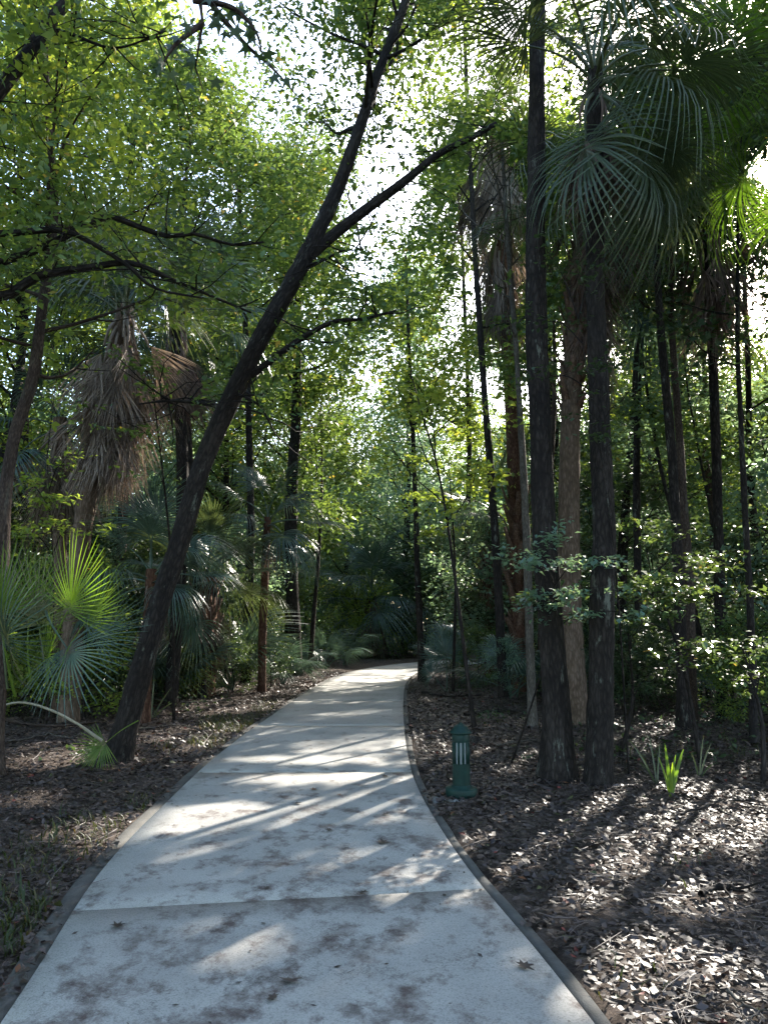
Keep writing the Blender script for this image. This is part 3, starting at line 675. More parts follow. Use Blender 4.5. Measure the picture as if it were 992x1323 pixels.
# tree off to the left whose limbs arch into the picture
def arch_extra(trunk, rng):
    cl = []
    for (P, r0, r1) in [(pts((-190,330,7.2),(-90,360,7.3),(0,384,7.5),(50,357,7.5),(120,345,7.6),(172,340,7.7),(232,365,7.9),(325,404,8.2)), .07, .012),
                        (pts((-150,250,7.2),(-70,292,7.2),(0,302,7.4),(75,297,7.5),(115,312,7.5),(165,343,7.6),(200,372,7.5),(262,385,7.4)), .05, .01),
                        (pts((-120,372,7.4),(-40,352,7.5),(60,318,7.6),(135,281,7.8),(176,292,7.9),(217,305,8.0),(252,302,8.0),(300,316,8.2),(345,312,8.4)), .05, .012),
                        (pts((-100,230,7.0),(-30,150,7.0),(28,80,7.1),(60,35,7.2),(95,-10,7.3),(140,-70,7.5)), .085, .05),
                        (pts((60,35,7.2),(95,45,7.1),(150,62,7.0),(215,40,6.9)), .025, .006)]:
        S = smooth_pts(np.column_stack([P, np.linspace(r0, r1, len(P))]), 28); tube(trunk, S[:, :3], S[:, 3], 8, .2, 7)
        for k in range(15):
            i = int(rng.uniform(4, 27)); B = branch_pts(S[i, :3], rng.normal(size=3) * [1, 1, .5] + [0, 0, .25], rng.uniform(.4, 1.2), rng, 4, .1, .25)
            tube(trunk, B, np.linspace(.010, .003, 4), 4); cl += [B[2], B[3], B[3] + rng.normal(size=3) * .2]
    return np.array(cl)
b = at(-190, 330, 7.2)
P = np.array([[b[0] - .5, 7.1, -.03], [b[0] - .35, 7.1, 1.5], [b[0] - .1, 7.15, 3.2], [b[0], 7.2, b[2]], [b[0] + .1, 7.2, 6], [b[0] + .3, 7.1, 8], [b[0] + .5, 7.0, 10]])
broadleaf('tree past the left edge whose dark limbs arch over the fan palms', 'large trees beside the path', P, [.22,.19,.17,.15,.13,.10,.05], 3.0, .55, 14, 11500, .09, 105, 'leaf_a', 'bark', extra=arch_extra, sig=.30, base=.5)

# sweetgum off to the left with star-shaped leaves hanging in at the top
def sweetgum():
    rng = np.random.default_rng(5); b0 = np.array([-3.9, 4.0, -.03]); o = thing('sweetgum_tree', 'star-leaved branch hanging in from the top above the left trees', 'tree', b0)
    tr = Acc(); T = np.array([b0, b0 + [.05, 0, 2.5], b0 + [0, .1, 5.2], b0 + [.1, .1, 8]]); S = smooth_pts(np.column_stack([T, [.14, .12, .1, .06]]), 30); tube(tr, S[:, :3], S[:, 3], 12, .15, 3, .3)
    stems = []
    start = b0 + np.array([0, .1, 5.4])
    for P in [np.vstack([start, pts((140,-120,4.3),(240,-40,4.5),(262,30,4.5),(252,80,4.5),(262,115,4.5))]), np.vstack([pts((240,-40,4.5),(285,20,4.5),(320,60,4.6),(352,88,4.6),(385,125,4.7))]), pts((250,0,4.5),(300,10,4.5),(330,40,4.5),(340,75,4.5)), pts((262,30,4.5),(225,60,4.4),(205,95,4.4))]:
        S = smooth_pts(np.column_stack([P, np.linspace(.022, .004, len(P))]), 24); tube(tr, S[:, :3], S[:, 3], 6); stems.append(S[:, :3])
    link('trunk', tr.mesh('trunk', M['bark_brown'], b0, True, False, True), o)
    V = []; F = []; tint = []
    for S in stems:
        for k in range(15):
            i = int(rng.uniform(9 if S is stems[0] else 5, 24)); c = S[min(i, 23)] + rng.normal(size=3) * [.06, .06, .04] - [0, 0, .05]
            a = unit(rng.normal(size=3) * [1, .6, .4] + [.2, 0, -.7]); n = unit(rng.normal(size=3) * .5 + [0, -1, .35]); bb = unit(np.cross(a, n)); n = np.cross(bb, a)
            s = rng.uniform(.055, .078); k0 = len(V); ring = []
            for q, (ang, rr) in enumerate([(180, .12), (128, .82), (100, .38), (62, .98), (33, .42), (0, 1.15), (-33, .42), (-62, .98), (-100, .38), (-128, .82)]):
                t = math.radians(ang); v = c + (a * math.cos(t) + bb * math.sin(t)) * rr * s * rng.uniform(.93, 1.07) - n * (rr ** 2) * s * .16 
                ring.append(v)
            V.append(c); V += ring
            for q in range(10): F.append((k0, k0 + 1 + q, k0 + 1 + (q + 1) % 10)); tint.append(.35)
    me = mesh_np('crown', np.array(V) - b0, np.array(F), M['leaf_c'], np.array(tint)); link('crown', me, o)
sweetgum()

# slim trees: (label, base px, base py, image points with depth, radii, crown r, t0, limbs, leaves, leaf size, mat, bark)
def slim(label, bpx, bpy_, q, r0, r1, cr, t0, nl, nleaf, leaf, seed, mat='leaf_a', bark='bark_brown', group='slim trees', **k):
    P = with_base(grd(bpx, bpy_), pts(*q)); return broadleaf(label, group, P, np.linspace(r0, r1, len(P)), cr * 1.12, t0, nl, int(nleaf * 1.15), leaf * 1.15, seed, mat, bark, name='slim_tree', flare=.3, sides=10, **k)
slim('slim dark trunk at the right kerb where the path bends away', 545, 881, [(542,800,22.2),(539,740,22.2),(537,660,22.2),(533,560,22.4),(528,440,22.6),(524,330,23)], .11, .04, 2.6, .52, 15, 9500, .13, 201, 'leaf_b', 'bark', sig=.45, base=.45)
slim('thin sapling leaning left just behind the bollard light', 613, 944, [(606,890,11.9),(597,820,12),(588,750,12.1),(577,670,12.2),(564,600,12.3),(548,545,12.4),(530,480,12.6)], .035, .01, 1.6, .50, 12, 2800, .10, 202, 'leaf_b', 'bark', sig=.3, base=.6)
slim('slim grey trunk close behind the tallest black trunk', 688, 942, [(685,850,12.2),(680,700,12.2),(673,560,12.3),(665,430,12.5),(655,300,12.7),(648,180,13)], .075, .03, 2.0, .55, 12, 6500, .11, 203, 'leaf_a', 'bark_grey', sig=.4)
slim('left one of the twin slim dark trunks on the right', 884, 946, [(879,830,11.9),(876,740,11.9),(868,600,12),(858,480,12),(850,380,12.2),(846,260,12.4),(845,100,12.7),(848,-80,13)], .10, .035, 2.3, .62, 14, 8000, .10, 204, 'leaf_c', 'bark', sig=.4)
slim('right one of the twin slim trunks, reddish near its foot', 893, 930, [(891,850,12.5),(889,760,12.5),(881,640,12.6),(877,560,12.7),(868,430,12.8),(866,300,13),(872,140,13.3)], .10, .035, 2.2, .62, 14, 8000, .10, 205, 'leaf_a', 'bark_brown', sig=.4)
slim('thin trunk rising behind the path-side palmettos on the left', 400, 872, [(405,800,25),(410,740,25),(414,680,25),(416,600,25.2),(414,520,25.5)], .08, .03, 2.4, .45, 12, 6000, .14, 206, 'leaf_a', 'bark', sig=.45)
slim('straight thick dark trunk behind the small fan palm', 381, 874, [(378,800,23.5),(376,690,23.5),(379,600,23.5),(383,520,23.7),(385,400,24),(388,280,24.5),(392,200,25)], .24, .08, 3.4, .5, 18, 13000, .14, 207, 'leaf_a', 'bark', sig=.5)
slim('thin trunk leaning left near the right edge', 915, 900, [(905,830,15),(890,760,15.2),(872,680,15.4),(852,600,15.6),(838,520,16),(826,440,16.4),(812,340,17)], .06, .02, 2.2, .55, 12, 6000, .12, 208, 'leaf_far', 'bark', sig=.45)
slim('thin trunk standing close to the right edge', 974, 960, [(972,880,11.4),(968,780,11.4),(962,660,11.5),(956,540,11.6),(952,420,11.8),(954,260,12),(960,100,12.4)], .065, .02, 2.1, .5, 14, 7000, .10, 209, 'leaf_c', 'bark', sig=.42)
slim('hair-thin leaning stem among the right-hand undergrowth', 945, 905, [(940,830,15),(930,740,15),(915,650,15.2),(900,570,15.4),(885,480,15.8),(880,380,16)], .045, .012, 1.9, .55, 12, 5000, .12, 210, 'leaf_a', 'bark', sig=.4)
slim('tall trunk deep in the woods right of the lit leaves', 985, 880, [(980,800,17),(975,700,17),(968,600,17.2),(966,480,17.5),(960,330,18),(958,180,19)], .11, .04, 3.0, .45, 16, 9500, .13, 211, 'leaf_far', 'bark', sig=.5)
slim('slender trunk between the boot-covered palm and the tall black trunk', 700, 895, [(700,800,17.5),(706,700,17.6),(712,600,17.8),(716,480,18),(712,360,18.5),(704,240,19)], .09, .03, 2.8, .5, 15, 9000, .13, 212, 'leaf_b', 'bark_brown', sig=.5)
slim('forked trunk in the dark undergrowth beneath the leaning branch at right', 800, 890, [(802,800,18),(806,700,18),(812,600,18.3),(820,500,18.6),(822,400,19),(818,300,19.5),(815,200,20)], .12, .04, 3.2, .5, 16, 10000, .14, 213, 'leaf_a', 'bark', sig=.5)
slim('tall slender tree rising behind the end of the long crossing branch', 650, 905, [(640,700,17),(625,500,17.3),(612,300,17.8),(602,100,18.5),(598,-60,19)], .10, .04, 3.2, .42, 20, 13000, .13, 219, 'leaf_b', 'bark', sig=.5)
slim('slim trunk left of the reddish palm trunk', 600, 872, [(600,780,25),(603,690,25),(606,600,25.3),(604,500,25.6),(600,400,26),(596,300,27),(590,240,28)], .11, .05, 3.4, .42, 18, 12000, .16, 214, 'leaf_a', 'bark', sig=.55)
slim('thin trunk on the left between the skirted palm and the leaning tree', 262, 905, [(258,800,17),(250,700,17),(246,600,17.2),(240,480,17.5),(236,360,18),(240,240,18.5),(250,120,19)], .10, .04, 3.0, .5, 16, 10000, .13, 215, 'leaf_a', 'bark', sig=.5)
slim('tall trunk far left behind the skirted palm', 40, 900, [(36,800,17.5),(30,700,17.5),(32,560,17.8),(26,420,18),(22,300,18.5),(30,160,19),(40,0,20)], .14, .05, 3.2, .42, 18, 12000, .13, 216, 'leaf_b', 'bark', sig=.5)
slim('tall trunk behind the leaning tree with crown over its fork', 318, 885, [(322,780,20.5),(324,680,20.6),(322,560,20.8),(318,440,21),(312,320,21.4),(306,180,22)], .14, .05, 3.2, .48, 18, 13000, .14, 217, 'leaf_a', 'bark', sig=.5)
slim('tall leafy tree behind the skirted palm, crown high at the left', 150, 895, [(155,780,18.5),(160,640,18.6),(168,500,19),(170,350,19.5),(172,200,20),(180,60,21)], .15, .05, 3.4, .5, 18, 14000, .12, 218, 'leaf_b', 'bark_brown', sig=.5)

# ------------------------------------------------------------------ understory tree with flat sunlit leaf layers in front of the right trunks
def layered(label, b, spots, seed, leaf=.075, mat='leaf_pale', n=90, name='understory_tree', r=.028, group='leafy saplings'):
    rng = np.random.default_rng(seed); o = thing(name, label, 'sapling', b, group); wood = Acc()
    top = np.mean([s[0] for s in spots], axis=0); mid = np.array([b[0] * .5 + top[0] * .5 + .1, b[1] * .5 + top[1] * .5, top[2] * .55])
    T = smooth_pts(np.column_stack([[b, mid, top + [0, 0, .3]], [r, r * .7, r * .3]]), 20); tube(wood, T[:, :3], T[:, 3], 8, .15, 2)
    Cs = []
    for (c, rx, nn) in spots:
        c = np.array(c); i = int(np.clip(np.argmin(np.abs(T[:, 2] - (c[2] - .2))), 3, 19)); s = T[i, :3]
        B = smooth_pts(np.array([s, (s + c) / 2 + [0, 0, .10], c, c + unit(c - s) * rx * .8 - [0, 0, .05]]), 14); tube(wood, B, np.linspace(.008, .0025, 14), 5)
        for q in range(7):
            i = rng.integers(5, 14); E = B[i] + rng.normal(size=3) * [rx * .6, rx * .6, .04]; tube(wood, np.array([B[i], (B[i] + E) / 2 + [0, 0, .02], E]), [.003, .002, .0015], 4)
            Cs.append(E + rng.normal(size=(nn // 7, 3)) * [rx * .30, rx * .30, .03])
    C = np.concatenate(Cs)
    link('trunk', wood.mesh('trunk', M['bark'], b, True, False, True), o)
    C = C[carve(C, False)] if seed in (306, 308) else C
    V, F = leaf_quads(C, leaf, rng, .85, .62, .1); link('crown', mesh_np('crown', V - b, F, M[mat], tints(C, rng, None, .45)), o)
    return o
A3 = lambda x, y, Y: at(x, y, Y)
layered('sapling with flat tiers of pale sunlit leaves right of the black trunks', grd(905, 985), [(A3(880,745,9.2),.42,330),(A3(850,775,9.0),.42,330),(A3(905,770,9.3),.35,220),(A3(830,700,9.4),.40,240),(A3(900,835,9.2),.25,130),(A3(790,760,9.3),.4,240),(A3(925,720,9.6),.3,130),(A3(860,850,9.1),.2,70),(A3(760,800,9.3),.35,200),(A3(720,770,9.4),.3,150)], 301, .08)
layered('leafy sapling crossing in front of the tallest black trunk', grd(660, 985), [(A3(700,735,8.0),.28,190),(A3(740,765,8.0),.28,190),(A3(690,775,8.05),.24,150),(A3(760,730,8.0),.26,160),(A3(660,720,8.3),.25,110),(A3(720,700,8.1),.24,120),(A3(790,790,8.0),.26,160)], 302, .065, 'leaf_far', r=.013)
layered('wispy sapling with leaf sprays across both black trunks at mid height', grd(812, 1000), [(A3(700,490,7.9),.22,80),(A3(790,470,7.8),.30,120),(A3(700,415,7.9),.22,80),(A3(800,520,7.8),.25,90),(A3(770,560,7.9),.22,70),(A3(710,330,7.9),.2,60),(A3(770,350,7.9),.22,60)], 303, .065, 'leaf_c', r=.012)
layered('low sapling with pale flat leaves by the right edge', grd(985, 1010), [(A3(965,850,8.6),.36,150),(A3(930,855,8.8),.28,100),(A3(990,870,8.5),.3,110),(A3(950,880,8.8),.25,80)], 304, .07, 'leaf_pale')
layered('small green sapling growing up in front of the twin slim trunks', grd(800, 975), [(A3(810,860,9.6),.3,90),(A3(780,840,9.5),.25,80),(A3(840,880,9.7),.25,80),(A3(820,820,9.6),.28,80)], 305, .06, 'leaf_c')
layered('sapling with bright yellow-green leaves hanging over the bend of the path', grd(585, 893), [(A3(560,600,17.5),.55,170),(A3(590,575,17.5),.6,200),(A3(545,640,17.5),.5,150),(A3(610,620,17.8),.55,170),(A3(560,690,17.6),.4,90),(A3(620,560,17.6),.6,170),(A3(575,655,17.5),.4,120)], 306, .14, 'leaf_b', r=.04)
layered('sapling of small lime leaves beside the crooked slim trunk', grd(60, 940), [(A3(60,650,9.5),.35,150),(A3(30,690,9.5),.4,170),(A3(80,600,9.5),.3,90),(A3(20,620,9.4),.3,100),(A3(75,480,9.6),.3,80),(A3(90,680,9.6),.3,120)], 307, .07, 'leaf_b', r=.013)
layered('leafy sapling between the skirted palm and the leaning trunk', grd(225, 930), [(A3(190,500,10.3),.4,140),(A3(160,545,10.3),.35,110),(A3(215,560,10.4),.4,140),(A3(240,520,10.5),.4,110),(A3(200,610,10.4),.35,110),(A3(180,470,10.3),.3,80)], 308, .085, 'leaf_a')

# ================================================================== PALMS
def pl(px, py, Y): return at(px, py, Y)
b = np.array([*at(92, 880, 12.9)[:2], -.03]); Y0 = 12.9
palm('skirted palm on the left, tan trunk showing under a brown beard of dead fronds', b, pl(163, 395, Y0), .17, .14, 18, 95, 1, mids=[pl(98,760,Y0), pl(112,650,Y0), pl(128,560,Y0), pl(146,470,Y0)], skirt=1.6, dscale=.86, scale=1.1, elmin=-10, droopdead=8, group='cabbage palms')
b = np.array([*at(222, 890, 15.5)[:2], -.03])
palm('palm behind the skirted one, three dark clumps of dead fronds at its top', b, pl(228, 405, 15.5), .13, .12, 24, 34, 2, mids=[pl(236,650,15.5)], skirt=.5, dscale=.9, scale=1.25, kind='b', trunk='bark', dk='k', group='cabbage palms', elmin=-40, droopdead=8)
b = np.array([*at(80, 880, 14.6)[:2], -.03])
palm('short palm low on the left with a ring of dead fronds over the bright palmettos', b, pl(78, 540, 14.6), .14, .12, 9, 26, 3, skirt=.6, dscale=.85, scale=.85, kind='b', group='cabbage palms', droopdead=12)
b = grd(772, 1009)
palm('smooth black-trunked palm right beside the tallest black trunk, huge fans above', b, at(768, 92, 8.5), .148, .095, 32, 6, 44, mids=[at(776,900,8.3), at(777,780,8.3), at(780,690,8.35), at(775,560,8.4), at(770,430,8.4), at(768,300,8.45)], skirt=.3, scale=1.05, dscale=.7, kind='g', dk='k', group='cabbage palms', elmin=-66, elmax=70, trunk='bark', keep=lambda c: to_pix(c)[0][0] > 715 or to_pix(c)[1][0] < 60)
b = grd(748, 938)
palm('pale brown palm trunk between the two black ones, shaggy near its top', b, pl(765, 225, b[1]), .19, .15, 13, 34, 4, mids=[pl(740,850,b[1]), pl(735,700,b[1]), pl(736,560,b[1]), pl(744,420,b[1]), pl(755,300,b[1])], boots=(.55,.98), skirt=2.4, scale=1.15, dscale=.85, kind='g', dk='k', group='cabbage palms', elmin=-45, elmax=75)
b = grd(672, 893)
palm('palm with a criss-cross booted trunk and a long curtain of dead fronds', b, pl(640, 168, b[1]), .22, .17, 8, 99, 5, mids=[pl(670,780,b[1]), pl(668,690,b[1]), pl(662,540,b[1]), pl(652,360,b[1])], boots=(.0,.34), trunk='palm_red', skirt=3.6, scale=1.0, dscale=1.35, dk='d', group='cabbage palms', bootsize=1.5, elmin=10, droopdead=5)
b = grd(632, 878)
palm('palm with a slim reddish trunk and drooping dead fronds behind the sapling', b, pl(636, 655, b[1]), .17, .14, 13, 12, 6, mids=[pl(634,780,b[1]), pl(636,700,b[1])], trunk='palm_red', skirt=.5, scale=1.15, dscale=1.05, dk='k', group='cabbage palms', droopdead=14)
b = np.array([*at(1052, 960, 9.6)[:2], -.03])
palm('palm at the right edge with fans tinted sunlit yellow hanging into the picture', b, pl(1035, 120, 9.6), .2, .17, 20, 8, 7, skirt=.6, scale=1.15, dscale=.9, dk='k', kind='y', group='cabbage palms', elmin=-60)
b = np.array([*at(930, 890, 13.5)[:2], -.03])
palm('palm on the right whose dead fronds hang beneath the lit fans', b, pl(912, 262, 13.5), .09, .08, 12, 24, 8, trunk='bark', mids=[pl(925,600,13.5)], skirt=.9, scale=1.2, dscale=1.1, dk='k', group='cabbage palms', elmin=-50, droopdead=12)
b = np.array([*at(826, 882, 16.0)[:2], -.03])
palm('palm with a single drooping grey tuft right of the second black trunk', b, pl(830, 335, 16), .08, .07, 9, 9, 9, mids=[pl(822,600,16)], skirt=.3, scale=1.2, dscale=1.1, dk='k', kind='b', group='cabbage palms', elmin=-75, elmax=40, trunk='bark')
b = grd(338, 897)
palm('small slender fan palm left of the path with dark arching fans', b, pl(346, 668, b[1]), .10, .085, 15, 3, 10, mids=[pl(340,800,b[1])], skirt=.2, scale=.95, dscale=.6, dk='k', kind='b', group='fan palms by the path', trunk='palm_red', elmin=-45)
b = np.array([*at(478, 852, 38)[:2], -.03])
palm('pale blue-green palm with a grey trunk at the far bend of the path', b, pl(480, 772, 36.6), .34, .26, 18, 6, 11, skirt=.3, scale=1.75, dscale=1.1, dk='k', kind='b', group='fan palms by the path', trunk='palm_trunk', elmin=-35)
b = grd(262, 902)
palm('stubby palm in deep shade right of the leaning trunk, trunk shaggy with leaf bases', b, pl(268, 745, b[1]), .27, .22, 16, 12, 12, boots=(.1,.98), skirt=.5, scale=1.0, dscale=.8, dk='k', group='fan palms by the path', trunk='palm_red', bootsize=1.2, elmin=-30)
b = grd(186, 935)
palm('low fan palm behind the leaning trunk with pale glinting fronds', b, pl(196, 735, b[1]), .10, .09, 13, 4, 13, skirt=.2, scale=.8, dscale=.5, dk='k', kind='b', group='fan palms by the path', trunk='palm_red', elmin=-25)

# palmettos: trunkless fans
b = grd(62, 915)
H = lambda x, y, Y: at(x, y, Y)
palmetto('large bright green palmetto at the left edge, fans half in sun', b, 6, 21, 's', .95, 'palmettos', dead=3, explicit=[
    (('s', 0), H(62, 880, 7.9), H(92, 775, 7.6), (-.25, -1, .35), .98), (('s', 1), H(60, 790, 7.9), H(84, 832, 7.4), (-.1, -1, .45), 1.0),
    (('s', 3), H(20, 900, 7.9), H(-6, 768, 7.5), (.3, -1, .3), 1.05), (('s', 1), H(-10, 900, 7.9), H(4, 815, 7.3), (.2, -1, .5), 1.0), (('s', 2), H(66, 900, 8.2), H(50, 800, 8.1), (.2, -1, .3), .95), (('s', 2), H(40, 890, 8.0), H(20, 850, 7.6), (-.1, -1, .7), .8), (('s', 1), H(70, 880, 8.4), H(120, 830, 8.3), (-.3, -1, .4), .8), (('s', 0), H(75, 880, 8.3), H(128, 768, 8.2), (-.3, -1, .3), .85), (('s', 3), H(40, 880, 8.2), H(38, 735, 8.1), (.1, -1, .2), .9), (('s', 2), H(10, 890, 7.9), H(-2, 720, 8.0), (.3, -1, .3), .95), (('s', 0), H(50, 890, 8.2), H(60, 850, 7.8), (.1, -1, .6), .7)])
for (px, py, n, sd, kd, s, lb) in [
    (215, 905, 8, 22, 'b', 1.0, 'dark palmetto in shade beside the leaning trunk'), (300, 893, 9, 23, 'b', 1.1, 'dense dark palmetto under the stubby palm'),
    (365, 885, 8, 24, 'b', .75, 'low palmetto at the foot of the thick dark trunk'), (150, 905, 8, 25, 'g', 1.1, 'palmetto behind the foot of the leaning tree'),
    (20, 880, 8, 26, 'g', 1.3, 'tall palmetto at the far left behind the bright one'), (420, 866, 6, 27, 'b', .75, 'palmetto in the shade where the path starts to bend'),
    (445, 861, 6, 28, 'b', .85, 'bluish palmetto left of the far palm'), (505, 848, 6, 29, 'b', 1.1, 'palmetto just beyond the far bend'),
    (590, 862, 7, 30, 'b', 1.1, 'palmetto on the right behind the slim kerbside trunk'), (760, 905, 7, 31, 'b', .9, 'palmetto low behind the second black trunk'),
    (660, 905, 6, 32, 'b', .8, 'small palmetto at the foot of the booted palm'), (810, 905, 6, 33, 'g', .9, 'palmetto in the dark right undergrowth'), (930, 925, 6, 34, 'b', .9, 'palmetto near the right edge beneath the pale leaves')]:
    palmetto(lb, grd(px, py), n, sd, kd, s, 'palmettos', dead=1)
b = grd(577, 893)
palmetto('single dark fan standing upright right of the path bend', b, 1, 35, 'b', .5, 'palmettos', dead=0, explicit=[(('b', 0), b, H(575, 842, 19.0), (.1, -1, .1), .85), (('b', 2), b, H(560, 872, 19.2), (-.6, -1, .6), .6)])
b = grd(866, 1031)
palmetto('tiny palmetto seedling with two glowing lime blades on the litter', b, 0, 36, 'l', .5, 'seedling palmettos', dead=0, name='palmetto_seedling')
def straps(o, q, seed, mt='frond'):
    rng = np.random.default_rng(seed)
    for (px, py, w, Yo) in q:
        base = np.array(o.location); tip = at(px, py, base[1] + Yo); mid = (base + tip) / 2 + [0, 0, .04]
        S = smooth_pts(np.array([base, mid, tip]), 9); u = np.linspace(0, 1, 9); ww = w * np.sin(np.clip(u * .85 + .12, 0, 1) * PI) ** .7 + .001
        sd = unit(np.cross(tip - base, [0, 1, .2])); V = np.stack([S + sd * ww[:, None] + [0, -.006, 0], S, S - sd * ww[:, None] + [0, -.006, 0]], 1).reshape(-1, 3)
        i = np.arange(8)[:, None] * 3; j = np.arange(2)[None]; F = np.stack([i + j, i + j + 1, i + j + 4, i + j + 3], -1).reshape(-1, 4)
        link('leaf', mesh_np('leaf', V - base, F, M[mt], np.full(16, rng.uniform(.5, .95))), o)
straps(bpy.data.objects['palmetto_seedling'], [(858,960,.016,0),(882,968,.018,.05),(868,985,.012,-.05),(850,978,.010,.1),(872,975,.012,.1)], 3, 'frond_lime')
o = thing('palmetto_seedling', 'thin-bladed palmetto seedling right of the glowing one', 'palmetto', grd(902, 1000), 'seedling palmettos'); straps(o, [(918,960,.010,.1),(892,972,.008,0),(908,950,.008,.1),(925,985,.008,-.1)], 4)
o = thing('palmetto_seedling', 'thin-bladed palmetto seedling left of the glowing one', 'palmetto', grd(848, 1010), 'seedling palmettos'); straps(o, [(812,955,.009,.1),(838,950,.008,.2),(852,960,.008,.1),(826,985,.007,-.1)], 5)
o = thing('palmetto_seedling', 'sprig of yellowish blades behind the leaning tree foot', 'palmetto', grd(196, 925), 'seedling palmettos'); straps(o, [(200,870,.012,.1),(222,888,.010,0),(180,880,.010,.1),(228,905,.009,-.1)], 6)

# fallen frond with a pale arching stalk beside the leaning tree
def fallen_frond():
    b = grd(112, 985); o = thing('fallen_frond', 'fallen palm frond with a long pale arching stalk by the leaning tree', 'palm frond', b)
    a = Acc(); P = pts((-30,925,8.6),(20,908,8.6),(60,915,8.6),(100,935,8.7),(132,957,8.8)); S = smooth_pts(np.column_stack([P, [.012,.013,.014,.016,.02]]), 20); tube(a, S[:, :3], S[:, 3], 6)
    link('stalk', a.mesh('stalk', M['petiole'], b, False, False, True), o)
    link('blade', FR['l', 1], o, frame((-.35, -.1, -.25), (.1, -.8, .5), at(150, 945, 8.95) - b + [.25, 0, .12], .55))
fallen_frond()

# ================================================================== OVERHEAD CANOPY towards the sun, and background trees
def tall(label, x, y, h, cr, r, n, leaf, seed, mat='leaf_a', bark='bark', t0=.4, nl=24, group='tall trees in the woods', **k):
    rng = np.random.default_rng(seed + 999); P = [[x, y, g1(x, y) - .04]]
    dx, dy = rng.normal() * .03, rng.normal() * .03
    for i in range(1, 8): P.append([x + dx * i * h / 7 + rng.normal() * .12, y + dy * i * h / 7 + rng.normal() * .12, h * i / 7])
    return broadleaf(label, group, np.array(P), np.linspace(r, r * .22, 8), cr, t0, nl, n, leaf, seed, mat, bark, name='tall_tree', flare=.4, sides=12, **k)
side = [(7.5,9.0,11,3.2),(10.5,12,13,3.6),(9.3,14.6,14,3.8),(12.5,17.5,15,4.0),(9.0,21,15,3.8),(14,24,16,4.2),(6.2,24.5,14,3.4),(18,20,15,4.2),(15,12.5,13,4),(19,29,17,4.6),(11,30,16,4.2),(24,26,16,4.6),(6.6,5.0,10,3.0)]  # trees towards the sun, mostly out of view, added to shade the path
where = ['added for shade just past the right edge near the camera','behind the right-edge palm','behind the twin slim trunks','deep on the right','right of the booted palm','far back on the right','behind the tall black trunks','added for shade far off past the right edge','added for shade in the woods past the right edge','at the back of the right woods','beyond the reddish palm','added for shade farthest out on the right','added for shade beside the camera on the right']
for i, (x, y, h, cr) in enumerate(side):
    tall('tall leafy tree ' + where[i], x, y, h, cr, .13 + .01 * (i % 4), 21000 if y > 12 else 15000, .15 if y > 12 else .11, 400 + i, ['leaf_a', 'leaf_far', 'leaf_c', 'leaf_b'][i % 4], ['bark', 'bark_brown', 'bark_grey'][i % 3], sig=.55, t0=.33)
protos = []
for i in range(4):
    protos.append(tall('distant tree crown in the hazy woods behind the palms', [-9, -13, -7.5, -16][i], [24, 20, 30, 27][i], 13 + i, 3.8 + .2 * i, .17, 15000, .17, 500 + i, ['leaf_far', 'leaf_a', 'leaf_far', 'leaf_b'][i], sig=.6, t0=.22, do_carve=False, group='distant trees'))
rng = np.random.default_rng(77); placed = [(-9,24),(-13,20),(-7.5,30),(-16,27)]
cand = [(-5.2,36),(-2,42),(1.5,45),(5,44),(8,49),(14,44),(-10,38),(-15,36),(-20,33),(-6,46),(3.5,52),(-3,52),(11,50),(19,42),(25,38),(30,34),(-24,26),(-20,18),(-26,38),(18,50),(26,48),(-5.5,26.5),(-12,15.5),(-8.6,17.5),(-17,14),(-13,9),(-9,3),(-10,-4),(-4,-7),(4,-9),(9,-4),(16.5,33),(20,37),(13,34),(36,36)]
for i, (x, y) in enumerate(cand):
    if path_dist(x, y)[0] < 1.3: continue
    copy_tree(protos[i % 4], (x, y, g1(x, y) - .05), rng.uniform(0, 6.28), rng.uniform(.8, 1.12) * (.85 if y < 12 and y > 0 else 1))

for i, (x, y, h, cr, lb) in enumerate([(-3.6,32,20,4.4,'left of the far bend'),(5.6,27,19,4.2,'right of the far bend behind the slim kerbside trunk'),(1.0,40,20,4.8,'straight beyond the bend'),(-7.5,35,19,4.5,'behind the thick dark trunk on the left'),(8.5,45,19,5,'to the right past the bend'),(13.5,37,18,4.8,'beyond the booted palm')]):
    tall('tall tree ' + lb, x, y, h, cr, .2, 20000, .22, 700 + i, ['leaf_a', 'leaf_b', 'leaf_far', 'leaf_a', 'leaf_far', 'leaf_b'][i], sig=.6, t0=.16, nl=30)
# understory shrubs
shr = []
for i, (x, y, h, w, mt, lf) in enumerate([(-6.2, 15.5, 2.6, 1.5, 'leaf_a', .10), (-5.5, 19, 3.4, 1.6, 'leaf_c', .11), (6.5, 14, 2.8, 1.5, 'leaf_c', .10), (5.2, 19.5, 3.6, 1.7, 'leaf_far', .11), (-7.5, 12.5, 2.2, 1.3, 'leaf_b', .09)]):
    r2 = np.random.default_rng(600 + i); P = np.array([[x, y, -.05], [x + .1, y, h * .3], [x - .05, y + .1, h * .65], [x + .1, y, h]])
    shr.append(broadleaf('bushy understory shrub filling the gaps between the trunks', 'understory shrubs', P, [.035, .028, .02, .01], w, .12, 18, 4200, lf, 600 + i, mt, 'bark', name='shrub', sub=4, sig=.24, do_carve=False, rise=.15, sides=6))
k = 0
rng = np.random.default_rng(88)
def clear(x, y, m=1.2): return path_dist(x, y)[0] > m
